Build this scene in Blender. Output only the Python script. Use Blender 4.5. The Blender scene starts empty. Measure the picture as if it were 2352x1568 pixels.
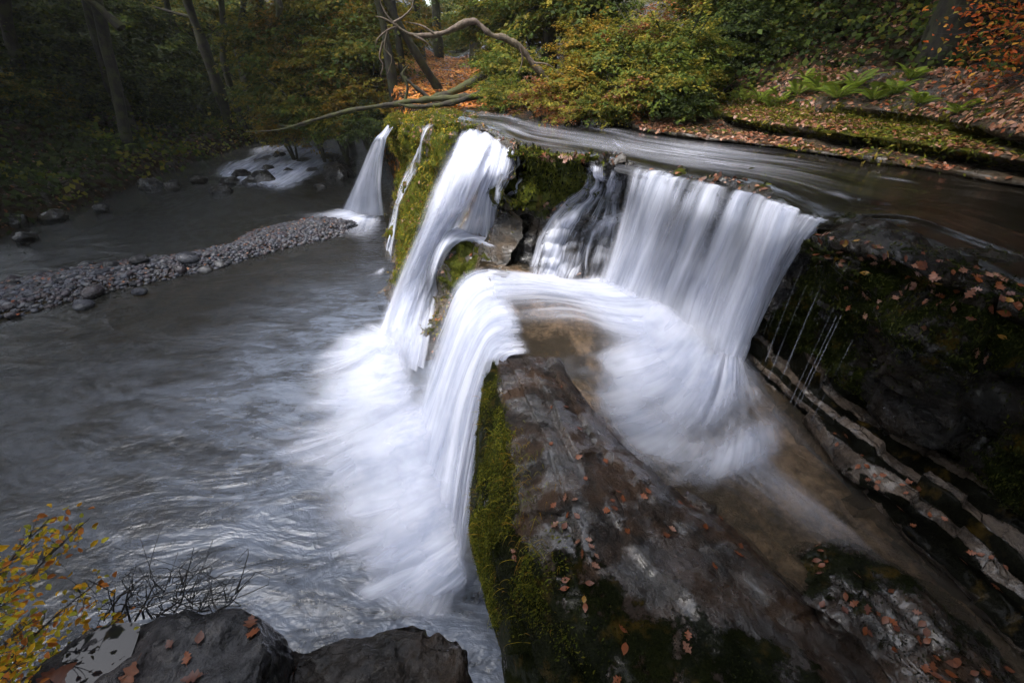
import bpy, math, random
import numpy as np

# ------------------------------------------------------------------ camera, sky, sun, exposure
scene = bpy.context.scene
col = scene.collection
CAMZ, PITCH, FPX, CXD, CYD = 5.0, math.radians(33.0), 1000.0, 1176.0, 784.0
cam_d = bpy.data.cameras.new("camera")
cam_d.sensor_width = 36.0
cam_d.lens = FPX / 2352.0 * 36.0
cam_d.clip_start, cam_d.clip_end = 0.05, 500.0
cam = bpy.data.objects.new("camera", cam_d)
cam.location = (0, 0, CAMZ)
cam.rotation_euler = (math.pi / 2 - PITCH, 0, 0)
col.objects.link(cam)
scene.camera = cam

SUN_EL, SUN_AZ = 63.0, -108.0           # soft overcast light from high up, over the pool
world = bpy.data.worlds.new("World")
scene.world = world
world.use_nodes = True
wn, wl = world.node_tree.nodes, world.node_tree.links
bg = wn["Background"]
sky = wn.new("ShaderNodeTexSky")
sky.sky_type = 'NISHITA'
sky.sun_disc = False
sky.sun_elevation = math.radians(SUN_EL)
sky.sun_rotation = math.radians(SUN_AZ)
sky.air_density, sky.dust_density, sky.ozone_density = 1.0, 3.0, 1.0
hs = wn.new("ShaderNodeHueSaturation")
hs.inputs["Saturation"].default_value = 0.46
wl.new(sky.outputs[0], hs.inputs["Color"])
wl.new(hs.outputs[0], bg.inputs[0])
bg.inputs[1].default_value = 0.13
sl = bpy.data.lights.new("sun", 'SUN')
sl.energy, sl.angle, sl.color = 0.7, math.radians(25), (1.0, 0.975, 0.945)
so = bpy.data.objects.new("sun", sl)
so.rotation_euler = (math.radians(90 - SUN_EL), 0, math.radians(180 - SUN_AZ))
col.objects.link(so)
scene.view_settings.view_transform = 'Standard'
scene.view_settings.look = 'None'
scene.view_settings.gamma = 1.0
scene.view_settings.exposure = 2.5
scene.cycles.transparent_max_bounces = 24
scene.cycles.max_bounces = 8
scene.cycles.diffuse_bounces = 3
scene.cycles.glossy_bounces = 3
scene.cycles.caustics_reflective = False
scene.cycles.caustics_refractive = False

rnd = random.Random(11)
rng = np.random.default_rng(5)
SP, CP = math.sin(PITCH), math.cos(PITCH)

def ray(px, py):
    a, b = (px - CXD) / FPX, (CYD - py) / FPX
    return np.array([a, CP + SP * b, -SP + CP * b])

def P(px, py, z):
    """Point of the plane at height z seen at this spot of the photograph."""
    d = ray(px, py)
    return d * ((z - CAMZ) / d[2]) + np.array([0, 0, CAMZ])

def Y(px, py, y):
    """Point at distance y ahead seen at this spot of the photograph."""
    d = ray(px, py)
    return d * (y / d[1]) + np.array([0, 0, CAMZ])

# ------------------------------------------------------------------ noise
def _h(i, j, k, seed):
    n = (i * 374761393 + j * 668265263 + k * 1274126177 + seed * 974634777) & 0xFFFFFFFF
    n = ((n ^ (n >> 13)) * 1274126177) & 0xFFFFFFFF
    n = ((n ^ (n >> 16)) * 2246822519) & 0xFFFFFFFF
    return ((n ^ (n >> 15)) & 0xFFFF) / 32767.5 - 1.0

def vnoise(p, seed=0):
    p = np.asarray(p, float)
    f = np.floor(p)
    i = f.astype(np.int64)
    t = p - f
    t = t * t * t * (t * (t * 6 - 15) + 10)
    r = 0
    for dx in (0, 1):
        wx = t[..., 0] if dx else 1 - t[..., 0]
        for dy in (0, 1):
            wy = t[..., 1] if dy else 1 - t[..., 1]
            for dz in (0, 1):
                wz = t[..., 2] if dz else 1 - t[..., 2]
                r = r + wx * wy * wz * _h(i[..., 0] + dx, i[..., 1] + dy, i[..., 2] + dz, seed)
    return r

def fbm(p, octv=4, seed=0, gain=0.5, ridged=False):
    p = np.asarray(p, float)
    s, a, tot = 0, 1.0, 0
    for o in range(octv):
        n = vnoise(p * (2 ** o) + 17.3 * o, seed + o)
        if ridged:
            n = 1 - 2 * np.abs(n)
        s = s + a * n
        tot += a
        a *= gain
    return s / tot

def sstep(a, b, x):
    t = np.clip((x - a) / (b - a), 0, 1)
    return t * t * (3 - 2 * t)

# ------------------------------------------------------------------ meshes
def mesh_np(name, V, F, mats=None, uv=None, smooth=True, cols=None, attrs=None, vattrs=None):
    """V (N,3), F (M,k) -> mesh; cols per face, attrs = float per vertex, vattrs = vector per vertex."""
    V = np.asarray(V, np.float32)
    F = np.asarray(F, np.int32)
    me = bpy.data.meshes.new(name)
    k = F.shape[1]
    me.vertices.add(len(V))
    me.vertices.foreach_set("co", V.ravel())
    me.loops.add(F.size)
    me.loops.foreach_set("vertex_index", F.ravel())
    me.polygons.add(len(F))
    me.polygons.foreach_set("loop_start", np.arange(0, F.size, k, dtype=np.int32))
    me.polygons.foreach_set("loop_total", np.full(len(F), k, np.int32))
    if smooth:
        me.polygons.foreach_set("use_smooth", np.ones(len(F), bool))
    me.update(calc_edges=True)
    if uv is not None:
        l = me.uv_layers.new(name="UVMap")
        l.data.foreach_set("uv", np.asarray(uv, np.float32)[F.ravel()].ravel())
    if cols is not None:
        c = me.color_attributes.new("tint", 'FLOAT_COLOR', 'CORNER')
        cc = np.ones((len(F), 4), np.float32)
        cc[:, :3] = cols
        c.data.foreach_set("color", np.repeat(cc, k, 0).ravel())
    for n, a in (attrs or {}).items():
        at = me.attributes.new(n, 'FLOAT', 'POINT')
        at.data.foreach_set("value", np.asarray(a, np.float32).ravel())
    for n, a in (vattrs or {}).items():
        at = me.attributes.new(n, 'FLOAT_VECTOR', 'POINT')
        at.data.foreach_set("vector", np.asarray(a, np.float32).ravel())
    for m in (mats or []):
        me.materials.append(m)
    return me

def link(name, me, parent=None):
    o = bpy.data.objects.new(name, me)
    col.objects.link(o)
    if parent:
        o.parent = parent
    return o

def tag(o, label=None, cat=None, group=None, kind=None):
    if label: o["label"] = label
    if cat: o["category"] = cat
    if group: o["group"] = group
    if kind: o["kind"] = kind
    return o

def empty(name, loc=(0, 0, 0)):
    o = bpy.data.objects.new(name, None)
    o.location = loc
    col.objects.link(o)
    return o

def catmull(A, n):
    """A (K,...) -> (n,...) smooth resample along the first axis."""
    A = np.asarray(A, float)
    K = len(A)
    if K == 2:
        t = np.linspace(0, 1, n).reshape((-1,) + (1,) * (A.ndim - 1))
        return A[0] * (1 - t) + A[1] * t
    t = np.linspace(0, K - 1, n)
    i = np.minimum(t.astype(int), K - 2)
    f = (t - i).reshape((-1,) + (1,) * (A.ndim - 1))
    Q = np.concatenate([[2 * A[0] - A[1]], A, [2 * A[-1] - A[-2]]])
    p0, p1, p2, p3 = Q[i], Q[i + 1], Q[i + 2], Q[i + 3]
    return 0.5 * (2 * p1 + (p2 - p0) * f + (2 * p0 - 5 * p1 + 4 * p2 - p3) * f ** 2 + (3 * p1 - p0 - 3 * p2 + p3) * f ** 3)

def lin(A, n):
    A = np.asarray(A, float)
    t = np.linspace(0, len(A) - 1, n)
    i = np.minimum(t.astype(int), len(A) - 2)
    f = (t - i).reshape((-1,) + (1,) * (A.ndim - 1))
    return A[i] * (1 - f) + A[i + 1] * f

def grid_loft(rails, nu, nv, across=catmull):
    """rails (M,K,3) -> points (nv,nu,3) plus u, v in 0..1 (u along each rail)."""
    R = np.array(rails, float)
    G = across(np.stack([catmull(r, nu) for r in R]), nv)
    u, v = np.meshgrid(np.linspace(0, 1, nu), np.linspace(0, 1, nv))
    return G, u, v

def grid_faces(nv, nu):
    i = np.arange(nv * nu).reshape(nv, nu)
    return np.stack([i[:-1, :-1], i[:-1, 1:], i[1:, 1:], i[1:, :-1]], -1).reshape(-1, 4)

def grid_normals(G):
    du, dv = np.gradient(G, axis=1), np.gradient(G, axis=0)
    n = np.cross(du, dv)
    return n / (np.linalg.norm(n, axis=-1, keepdims=True) + 1e-9)

class Soup:
    """Collects pieces of one k-gon mesh."""
    def __init__(s): s.V, s.F, s.C, s.n = [], [], [], 0
    def add(s, V, F, C=None):
        V = np.asarray(V, float); F = np.asarray(F, int)
        s.V.append(V); s.F.append(F + s.n); s.n += len(V)
        if C is not None:
            C = np.asarray(C, float)
            s.C.append(np.broadcast_to(C, (len(F), 3)))
    def mesh(s, name, mats, smooth=True, **k):
        return mesh_np(name, np.concatenate(s.V), np.concatenate(s.F), mats, smooth=smooth,
                       cols=np.concatenate(s.C) if s.C else None, **k)

def tube(path, radii, sides=8, n=None, wob=0.0, seed=0):
    path = np.asarray(path, float)
    n = n or max(len(path) * 5, 8)
    c = catmull(path, n)
    r = lin(np.asarray(radii, float)[:, None], n)[:, 0] if len(radii) > 1 else np.full(n, radii[0])
    t = np.gradient(c, axis=0)
    t /= np.linalg.norm(t, axis=1, keepdims=True) + 1e-9
    ref = np.array([0.31, 0.2, 0.93]) if abs(t[:, 2]).mean() < 0.8 else np.array([0.95, 0.3, 0.05])
    a = np.cross(t, ref); a /= np.linalg.norm(a, axis=1, keepdims=True) + 1e-9
    b = np.cross(t, a)
    th = np.linspace(0, 2 * np.pi, sides, endpoint=False)
    ring = a[:, None] * np.cos(th)[None, :, None] + b[:, None] * np.sin(th)[None, :, None]
    V = c[:, None] + ring * r[:, None, None]
    if wob:
        V = V + ring * (r[:, None] * wob * fbm(V / (r.max() * 3 + 1e-6), 3, seed))[..., None]
    i = np.arange(n * sides).reshape(n, sides)
    j = np.roll(i, -1, 1)
    F = np.stack([i[:-1], j[:-1], j[1:], i[1:]], -1).reshape(-1, 4)
    return V.reshape(-1, 3), F

# ------------------------------------------------------------------ materials
def new_mat(name):
    m = bpy.data.materials.new(name)
    m.use_nodes = True
    nt = m.node_tree
    return m, nt, nt.nodes["Principled BSDF"], nt.nodes["Material Output"]

class NB:
    """small node builder"""
    def __init__(s, nt): s.nt = nt
    def n(s, t, **k):
        o = s.nt.nodes.new(t)
        for a, v in k.items(): setattr(o, a, v)
        return o
    def put(s, sock, v):
        if hasattr(v, "is_linked") or hasattr(v, "links"): s.nt.links.new(v, sock)
        else: sock.default_value = v
    def math(s, op, a, b=0.0, c=None, clamp=False):
        o = s.n("ShaderNodeMath", operation=op, use_clamp=clamp)
        s.put(o.inputs[0], a); s.put(o.inputs[1], b)
        if c is not None: s.put(o.inputs[2], c)
        return o.outputs[0]
    def mix(s, f, a, b, mode='MIX'):
        o = s.n("ShaderNodeMix", data_type='RGBA', blend_type=mode)
        s.put(o.inputs[0], f)
        for k, v in ((6, a), (7, b)):
            s.put(o.inputs[k], v if not isinstance(v, tuple) else (*v, 1.0))
        return o.outputs[2]
    def noise(s, vec, scale, detail=4, rough=0.55, dist=0.0):
        o = s.n("ShaderNodeTexNoise")
        s.put(o.inputs["Vector"], vec)
        o.inputs["Scale"].default_value = scale
        o.inputs["Detail"].default_value = detail
        o.inputs["Roughness"].default_value = rough
        o.inputs["Distortion"].default_value = dist
        return o.outputs["Fac"]
    def vor(s, vec, scale, feat='DISTANCE_TO_EDGE'):
        o = s.n("ShaderNodeTexVoronoi", feature=feat)
        s.put(o.inputs["Vector"], vec)
        o.inputs["Scale"].default_value = scale
        return o
    def map(s, v, a, b, c=0.0, d=1.0, smooth=True):
        o = s.n("ShaderNodeMapRange", interpolation_type='SMOOTHSTEP' if smooth else 'LINEAR')
        s.put(o.inputs[0], v)
        for k, x in ((1, a), (2, b), (3, c), (4, d)): s.put(o.inputs[k], x)
        return o.outputs[0]
    def attr(s, name, out="Fac"):
        o = s.n("ShaderNodeAttribute", attribute_name=name)
        return o.outputs[out]
    def scale(s, vec, xyz):
        o = s.n("ShaderNodeVectorMath", operation='MULTIPLY')
        s.put(o.inputs[0], vec); o.inputs[1].default_value = xyz
        return o.outputs[0]
    def pos(s): return s.n("ShaderNodeNewGeometry").outputs["Position"]
    def bump(s, h, strength, dist):
        o = s.n("ShaderNodeBump")
        o.inputs["Strength"].default_value = strength
        o.inputs["Distance"].default_value = dist
        s.put(o.inputs["Height"], h)
        return o.outputs[0]

def rock_mat(name, c_dark, c_mid, c_warm, moss=True, moss_a=(0.030, 0.042, 0.006), moss_b=(0.105, 0.115, 0.014),
             wet=0.5, crack=3.0, strata=(1, 1, 3.5), rough=(0.18, 0.6), warm=0.5, soft=False):
    m, nt, bs, out = new_mat(name)
    b = NB(nt)
    p = b.pos()
    n1 = b.noise(p, 2.2, 6, 0.6)
    n2 = b.noise(p, 11, 6, 0.65)
    n3 = b.noise(b.scale(p, strata), 3.0, 5, 0.6, 0.6)
    n5 = b.noise(p, 60, 4, 0.6)
    c = b.mix(b.map(n2, 0.3, 0.7), c_dark, c_mid)
    c = b.mix(b.math('MULTIPLY', b.map(n1, 0.42, 0.62), warm), c, c_warm)
    c = b.mix(b.map(n3, 0.52, 0.72, 0, 0.6), c, tuple(x * 0.45 for x in c_dark))
    c = b.mix(b.map(n5, 0.6, 0.75, 0, 0.35), c, tuple(min(1, x * 2.2) for x in c_mid))
    wv = b.n("ShaderNodeVectorMath", operation='ADD')
    nv = b.n("ShaderNodeTexNoise"); nv.inputs["Scale"].default_value = 1.6; nv.inputs["Detail"].default_value = 3
    b.put(nv.inputs["Vector"], p)
    b.put(wv.inputs[0], p); b.put(wv.inputs[1], b.scale(nv.outputs["Color"], (0.8, 0.8, 0.8)))
    vo = b.vor(wv.outputs[0], crack)
    ck = b.map(vo.outputs["Distance"], 0.0, 0.016, 1, 0)
    ckm = b.math('MULTIPLY', ck, b.map(b.noise(p, 1.1, 3), 0.48, 0.66))
    c = b.mix(b.math('MULTIPLY', ckm, 0.8), c, tuple(x * 0.2 for x in c_dark))
    ro = b.map(b.noise(p, 4.5, 5, 0.6), 0.38, 0.62, rough[0], rough[1])
    h = b.math('ADD', b.math('MULTIPLY', n2, 0.55), b.math('MULTIPLY', n3, 0.7))
    h = b.math('ADD', h, b.math('MULTIPLY', n5, 0.22))
    h = b.math('SUBTRACT', h, b.math('MULTIPLY', ckm, 0.35))
    if moss:
        ms = b.attr("moss")
        mn = b.noise(p, 7, 6, 0.7)
        mk = b.map(b.math('ADD', ms, b.math('MULTIPLY', b.math('SUBTRACT', mn, 0.5), 1.5)), 0.25 if soft else 0.46, 0.85 if soft else 0.57)
        mf = b.noise(p, 55, 4, 0.7)
        mc = b.mix(b.map(b.math('ADD', b.math('MULTIPLY', mf, 0.5), b.math('MULTIPLY', b.noise(p, 3.1, 4), 0.5)), 0.36, 0.66), moss_a, moss_b)
        mc = b.mix(b.map(b.noise(b.scale(p, (1, 1, 0.5)), 5.3, 4), 0.55, 0.7, 0, 0.7), mc, (0.10, 0.062, 0.012))
        c = b.mix(mk, c, mc)
        ro = b.math('MAXIMUM', ro, b.math('MULTIPLY', mk, 0.95))
        wet_m = b.math('SUBTRACT', 1.0, b.math('MULTIPLY', mk, 0.85))
        h = b.math('ADD', h, b.math('MULTIPLY', b.math('MULTIPLY', mf, mk), 0.8))
    b.put(bs.inputs["Base Color"], c)
    b.put(bs.inputs["Roughness"], ro)
    wp = b.map(b.noise(p, 2.6, 5, 0.6), 0.45, 0.54)
    sp_ = b.math('MULTIPLY', b.math('ADD', b.math('MULTIPLY', wp, 0.85), 0.22), wet)
    b.put(bs.inputs["Specular IOR Level"], b.math('MULTIPLY', sp_, wet_m) if moss else sp_)
    rm = b.n("ShaderNodeMix", data_type='FLOAT'); b.put(rm.inputs[0], b.math('MULTIPLY', wp, 0.8)); b.put(rm.inputs[2], ro); rm.inputs[3].default_value = 0.20
    bs.inputs['Coat IOR'].default_value = 1.45; bs.inputs['Coat Roughness'].default_value = .14
    cw = b.math('MULTIPLY', b.math('MULTIPLY', wp, wet), .7)
    b.put(bs.inputs['Coat Weight'], b.math('MULTIPLY', cw, wet_m) if moss else cw)
    ro = b.math('MAXIMUM', rm.outputs[0], b.math('MULTIPLY', mk, 0.95)) if moss else rm.outputs[0]
    b.put(bs.inputs["Roughness"], ro)
    b.put(bs.inputs["Normal"], b.bump(h, 1.0, 0.06))
    return m

def leaf_mat(name, rough=0.5, trans=0.3, spec=0.3):
    m, nt, bs, out = new_mat(name)
    b = NB(nt)
    c = b.attr("tint", "Color")
    b.put(bs.inputs["Base Color"], c)
    bs.inputs["Roughness"].default_value = rough
    bs.inputs["Specular IOR Level"].default_value = spec
    tr = b.n("ShaderNodeBsdfTranslucent"); b.put(tr.inputs[0], c)
    mx = b.n("ShaderNodeMixShader"); mx.inputs[0].default_value = trans
    nt.links.new(bs.outputs[0], mx.inputs[1]); nt.links.new(tr.outputs[0], mx.inputs[2])
    nt.links.new(mx.outputs[0], out.inputs[0])
    return m

def bark_mat(name, ca, cb, moss=0.0):
    m, nt, bs, out = new_mat(name)
    b = NB(nt)
    p = b.pos()
    n = b.noise(b.scale(p, (1, 1, 0.25)), 14, 6, 0.7)
    c = b.mix(b.map(n, 0.35, 0.65), ca, cb)
    if moss:
        c = b.mix(b.math('MULTIPLY', b.map(b.noise(p, 2.2, 5, 0.65), 0.42, 0.6), moss), c, (0.055, 0.06, 0.012))
    b.put(bs.inputs["Base Color"], c)
    bs.inputs["Roughness"].default_value = 0.85
    b.put(bs.inputs["Normal"], b.bump(n, 0.7, 0.03))
    return m

def white_water(name):
    """aerated water: density, streaks that run along the flow"""
    m, nt, bs, out = new_mat(name)
    nt.nodes.remove(bs)
    b = NB(nt)
    fl = b.attr("flow", "Vector")
    dens, stk = b.attr("dens"), b.attr("streak")
    n1 = b.noise(b.scale(fl, (2.6, 0.30, 1.0)), 1.0, 3, 0.55, 0.2)
    n2 = b.noise(b.scale(fl, (11.0, 0.45, 1.0)), 1.0, 3, 0.55, 0.1)
    n3 = b.noise(b.scale(fl, (2.2, 1.2, 1.0)), 1.0, 4, 0.6, 0.3)
    sharp = b.math('ADD', b.math('MULTIPLY', n1, 0.62), b.math('MULTIPLY', n2, 0.38))
    soft = b.math('ADD', b.math('MULTIPLY', n3, 0.65), b.math('MULTIPLY', n1, 0.35))
    mixn = b.n("ShaderNodeMix", data_type='FLOAT')
    b.put(mixn.inputs[0], stk); b.put(mixn.inputs[2], soft); b.put(mixn.inputs[3], sharp)
    s = mixn.outputs[0]
    con = b.math('ADD', b.math('MULTIPLY', stk, 1.9), 0.25)
    al = b.math('ADD', dens, b.math('MULTIPLY', b.math('SUBTRACT', s, 0.5), con), clamp=True)
    al = b.math('MULTIPLY', al, b.map(dens, 0.0, 0.35))
    c = b.mix(b.map(s, 0.36, 0.6), (0.44, 0.485, 0.61), (0.75, 0.775, 0.88))
    d = b.n("ShaderNodeBsdfDiffuse"); b.put(d.inputs[0], c)
    t = b.n("ShaderNodeBsdfTranslucent"); b.put(t.inputs[0], c)
    mx = b.n("ShaderNodeMixShader"); mx.inputs[0].default_value = 0.3
    nt.links.new(d.outputs[0], mx.inputs[1]); nt.links.new(t.outputs[0], mx.inputs[2])
    tr = b.n("ShaderNodeBsdfTransparent")
    fx = b.n("ShaderNodeMixShader"); b.put(fx.inputs[0], al)
    nt.links.new(tr.outputs[0], fx.inputs[1]); nt.links.new(mx.outputs[0], fx.inputs[2])
    nt.links.new(fx.outputs[0], out.inputs[0])
    return m

def water_mat(name, body, clear=0.0, tint=(0.6, 0.5, 0.35), rough=0.12, scale=(3, 3, 1), fine=9.0, strength=0.35, dist=0.05, use_flow=False, milk=None):
    m, nt, bs, out = new_mat(name)
    nt.nodes.remove(bs)
    b = NB(nt)
    p = b.attr("flow", "Vector") if use_flow else b.pos()
    ps = b.scale(p, scale)
    n1 = b.noise(ps, 1.0, 5, 0.6, 0.8)
    n2 = b.noise(ps, fine / 3.0, 4, 0.6, 1.2)
    h = b.math('ADD', b.math('MULTIPLY', n1, 0.7), b.math('MULTIPLY', n2, 0.4))
    if milk: h = b.math('ADD', h, b.math('MULTIPLY', b.noise(b.scale(ps, (.30, .42, 1)), 1.0, 3, .5, 2.5), 2.2))
    if milk: h = b.math('MULTIPLY', h, b.attr("chop"))
    nrm = b.bump(h, strength, dist)
    gl = b.n("ShaderNodeBsdfGlossy"); gl.inputs["Color"].default_value = (0.95, 0.97, 1, 1)
    gl.inputs["Roughness"].default_value = rough
    b.put(gl.inputs["Normal"], nrm)
    fr = b.n("ShaderNodeFresnel"); fr.inputs[0].default_value = 1.34
    b.put(fr.inputs["Normal"], nrm)
    d = b.n("ShaderNodeBsdfDiffuse")
    b.put(d.inputs[0], b.mix(b.map(b.noise(p, 0.8, 4), 0.35, 0.65), body, tuple(x * 1.5 for x in body)))
    base = d.outputs[0]
    if milk:
        mk = b.attr("milk")
        n_a = b.noise(b.scale(p, (0.55, 1.5, 1)), 1.3, 4, 0.6, 1.0)
        n_b = b.noise(b.scale(p, (1.6, 3.0, 1)), 1.6, 4, 0.6, 1.2)
        nn = b.math('ADD', b.math('MULTIPLY', n_a, 0.65), b.math('MULTIPLY', n_b, 0.35))
        mk = b.math('MULTIPLY', mk, b.map(nn, 0.34, 0.66, 0.25, 1.4), clamp=True)
        dm = b.n("ShaderNodeBsdfDiffuse"); dm.inputs[0].default_value = (*milk, 1)
        b.put(dm.inputs["Normal"], nrm)
    if clear > 0:
        tr = b.n("ShaderNodeBsdfTransparent"); tr.inputs[0].default_value = (*tint, 1)
        mm = b.n("ShaderNodeMixShader"); mm.inputs[0].default_value = clear
        nt.links.new(base, mm.inputs[1]); nt.links.new(tr.outputs[0], mm.inputs[2])
        base = mm.outputs[0]
    if milk:
        m2 = b.n("ShaderNodeMixShader"); b.put(m2.inputs[0], mk)
        nt.links.new(base, m2.inputs[1]); nt.links.new(dm.outputs[0], m2.inputs[2])
        base = m2.outputs[0]
    fx = b.n("ShaderNodeMixShader"); b.put(fx.inputs[0], fr.outputs[0])
    nt.links.new(base, fx.inputs[1]); nt.links.new(gl.outputs[0], fx.inputs[2])
    nt.links.new(fx.outputs[0], out.inputs[0])
    return m

M_CLIFF = rock_mat("mossy_cliff_rock", (0.035, 0.034, 0.033), (0.09, 0.08, 0.07), (0.12, 0.08, 0.045))
M_DARK = rock_mat("dark_wet_rock", (0.014, 0.014, 0.015), (0.04, 0.038, 0.037), (0.055, 0.038, 0.022), wet=0.6, rough=(0.15, 0.5))
M_RIDGE = rock_mat("ridge_rock", (0.009, 0.008, 0.007), (0.030, 0.021, 0.016), (0.054, 0.029, 0.015), wet=1.0, rough=(0.16, 0.62), crack=2.6, warm=0.8,
                   moss_a=(0.006, 0.008, 0.003), moss_b=(0.018, 0.021, 0.005))
M_SLAB = rock_mat("grey_slab_rock", (0.028, 0.028, 0.031), (0.062, 0.060, 0.064), (0.066, 0.055, 0.054), wet=0.24, rough=(0.22, 0.55), crack=1.1, warm=0.5)
M_BROWN = rock_mat("brown_slab_rock", (0.016, 0.014, 0.013), (0.045, 0.037, 0.032), (0.066, 0.043, 0.028), wet=0.22, rough=(0.3, 0.65), crack=1.4, warm=0.8)
M_BED = rock_mat("tan_bed_rock", (0.05, 0.036, 0.025), (0.21, 0.16, 0.12), (0.38, 0.30, 0.24), wet=0.5, rough=(0.15, 0.4), crack=.25, strata=(3, 0.6, 2), warm=0.9, soft=True, moss_a=(.010, .008, .005), moss_b=(.030, .022, .012))
M_STEPS = rock_mat("tan_ledge_rock", (0.010, 0.008, 0.007), (0.070, 0.053, 0.041), (0.155, 0.118, 0.09), wet=0.6, rough=(0.12, 0.4), crack=2.0, strata=(3, 0.6, 2), warm=0.7, moss_a=(.004, .004, .003), moss_b=(.012, .012, .006))  # moss tones serve as the near-black groove colour of the ledges
M_SOIL = rock_mat("forest_soil", (0.010, 0.008, 0.005), (0.026, 0.019, 0.011), (0.045, 0.024, 0.010), wet=0.1, rough=(0.7, 0.95), crack=0.4, warm=0.8)
M_POOLBED = rock_mat("pool_bed", (0.012, 0.010, 0.007), (0.040, 0.031, 0.018), (0.065, 0.042, 0.02), wet=0.2, rough=(0.6, 0.9), crack=3.0, moss=False)
M_WHITE = white_water("white_water")
M_POOL = water_mat("pool_water", (0.012, 0.012, 0.010), clear=0.62, tint=(0.58, 0.50, 0.33), rough=0.24, milk=(0.098, 0.114, 0.148), scale=(1.7, 2.6, 1), fine=7.5, strength=0.30, dist=0.24)
M_RIVER = water_mat("river_water", (0.006, 0.005, 0.0035), clear=0.0, rough=0.10, scale=(0.8, 3.2, 1), fine=6.0, strength=0.3, dist=0.04, use_flow=True)
M_SHALLOW = water_mat("shallow_water", (0.13, 0.105, 0.078), clear=0.80, tint=(0.86, 0.78, 0.66), rough=0.10, scale=(2.2, 0.7, 1), fine=5.0, strength=0.3, dist=0.04, use_flow=True)
M_LEAF = leaf_mat("tree_leaf", 0.65, 0.4, 0.15)
M_FALLEN = leaf_mat("fallen_leaf", 0.45, 0.1, 0.45)
M_MOSSB = leaf_mat("moss_blade", 0.8, 0.25, 0.1)
M_BARK = bark_mat("dark_bark", (0.006, 0.005, 0.004), (0.02, 0.017, 0.013), 0.5)
M_BARKM = bark_mat("mossy_bark", (0.010, 0.008, 0.005), (0.032, 0.024, 0.014), 0.8)
M_DEAD = bark_mat("dead_wood", (0.06, 0.042, 0.03), (0.15, 0.11, 0.085), 0.25)
M_TWIG = bark_mat("dark_twig", (0.012, 0.010, 0.009), (0.03, 0.024, 0.02))

# ------------------------------------------------------------------ plan of the place
CLIFF = np.array([(-10.5, 34), (-4.9, 17), (-2.1, 11.5), (0.1, 7.9), (1.7, 6.3), (2.9, 4.0), (3.9, 2.4), (5.0, -1), (5.0, -20)], float)
RBANK = np.array([(3, 70), (1.5, 26), (1.2, 14), (2.4, 11), (5.2, 7.7), (6.3, 5.5), (8, 2), (9, -20)], float)
POOL = np.array([(-16, -30), (-15.5, 8), (-16.5, 16), (-17.2, 25), (-17.6, 34), (-10.0, 35), (-4.7, 17), (-2.6, 9), (0, 3), (0.5, -30)], float)

def seg_dist(x, y, poly, closed=False):
    """unsigned distance and side (+ = right of the direction of travel) to a polyline"""
    best = np.full(x.shape, 1e9); side = np.zeros(x.shape)
    n = len(poly)
    for i in range(n if closed else n - 1):
        a, c = poly[i], poly[(i + 1) % n]
        dx, dy = c - a
        t = np.clip(((x - a[0]) * dx + (y - a[1]) * dy) / (dx * dx + dy * dy), 0, 1)
        ex, ey = x - a[0] - t * dx, y - a[1] - t * dy
        d = np.hypot(ex, ey)
        s = (x - a[0]) * dy - (y - a[1]) * dx
        k = d < best - 1e-9
        best = np.where(k, d, best); side = np.where(k, np.sign(s), side)
    return best, side

def inside(x, y, poly):
    r = np.zeros(x.shape, bool)
    n = len(poly)
    for i in range(n):
        (x0, y0), (x1, y1) = poly[i], poly[(i + 1) % n]
        if y0 == y1: continue
        c = ((y0 > y) != (y1 > y)) & (x < (x1 - x0) * (y - y0) / (y1 - y0) + x0)
        r ^= c
    return r

def ground(x, y):
    """height of the wooded ground"""
    x = np.asarray(x, float); y = np.asarray(y, float)
    p3 = np.stack([x, y, np.zeros_like(x)], -1)
    nz = fbm(p3 * 0.22, 4, 3) * 0.9
    nf = fbm(p3 * 0.9, 4, 9) * 0.22
    d, _ = seg_dist(x, y, POOL, True)
    d = np.where(inside(x, y, POOL), -d, d)
    hl = np.where(d < 0, -0.9, -0.9 + 1.5 * sstep(0, 1.6, d) + 0.22 * np.clip(d - 1, 0, 5) + 0.62 * np.clip(d - 5, 0, 40) + (nz + nf) * sstep(0, 2.5, d))
    dc, sc = seg_dist(x, y, CLIFF)
    s = dc * np.where(sc > 0, -1, 1)          # + on the river side
    db, sb = seg_dist(x, y, RBANK)
    rb = db * np.where(sb > 0, -1, 1)         # + beyond the far bank
    top = 3.55 + 0.045 * np.clip(y - 16, 0, 60) + 0.3 * np.clip(y - 34, 0, 60) * (1 - .93 * np.exp(-((x + .105 * y + .3) / (2.5 + .05 * y)) ** 2)) + nf * 0.8
    river = 3.1
    hr = np.where(rb < 0, np.where(y > 13.5, top, river), 3.1 + 0.35 * sstep(0, 1.0, rb) + 0.10 * np.clip(rb - 0.8, 0, 3) + 0.80 * np.clip(rb - 3.6, 0, 40) + nf * sstep(0, 2, rb) + nz * sstep(3, 6, rb))
    hr = np.where((rb < 0) & (y > 12.5), river + (top - river) * sstep(12.5, 14.5, y), hr)
    hr = np.where((rb > 0) & (y > 14), np.maximum(top, hr), hr)
    k = sstep(0.6, 1.4, s)
    return np.where(s > 0.2, np.where(k > 0, hl * 0 + (-1.2) * (1 - k) + hr * k, hl), hl)

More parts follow.
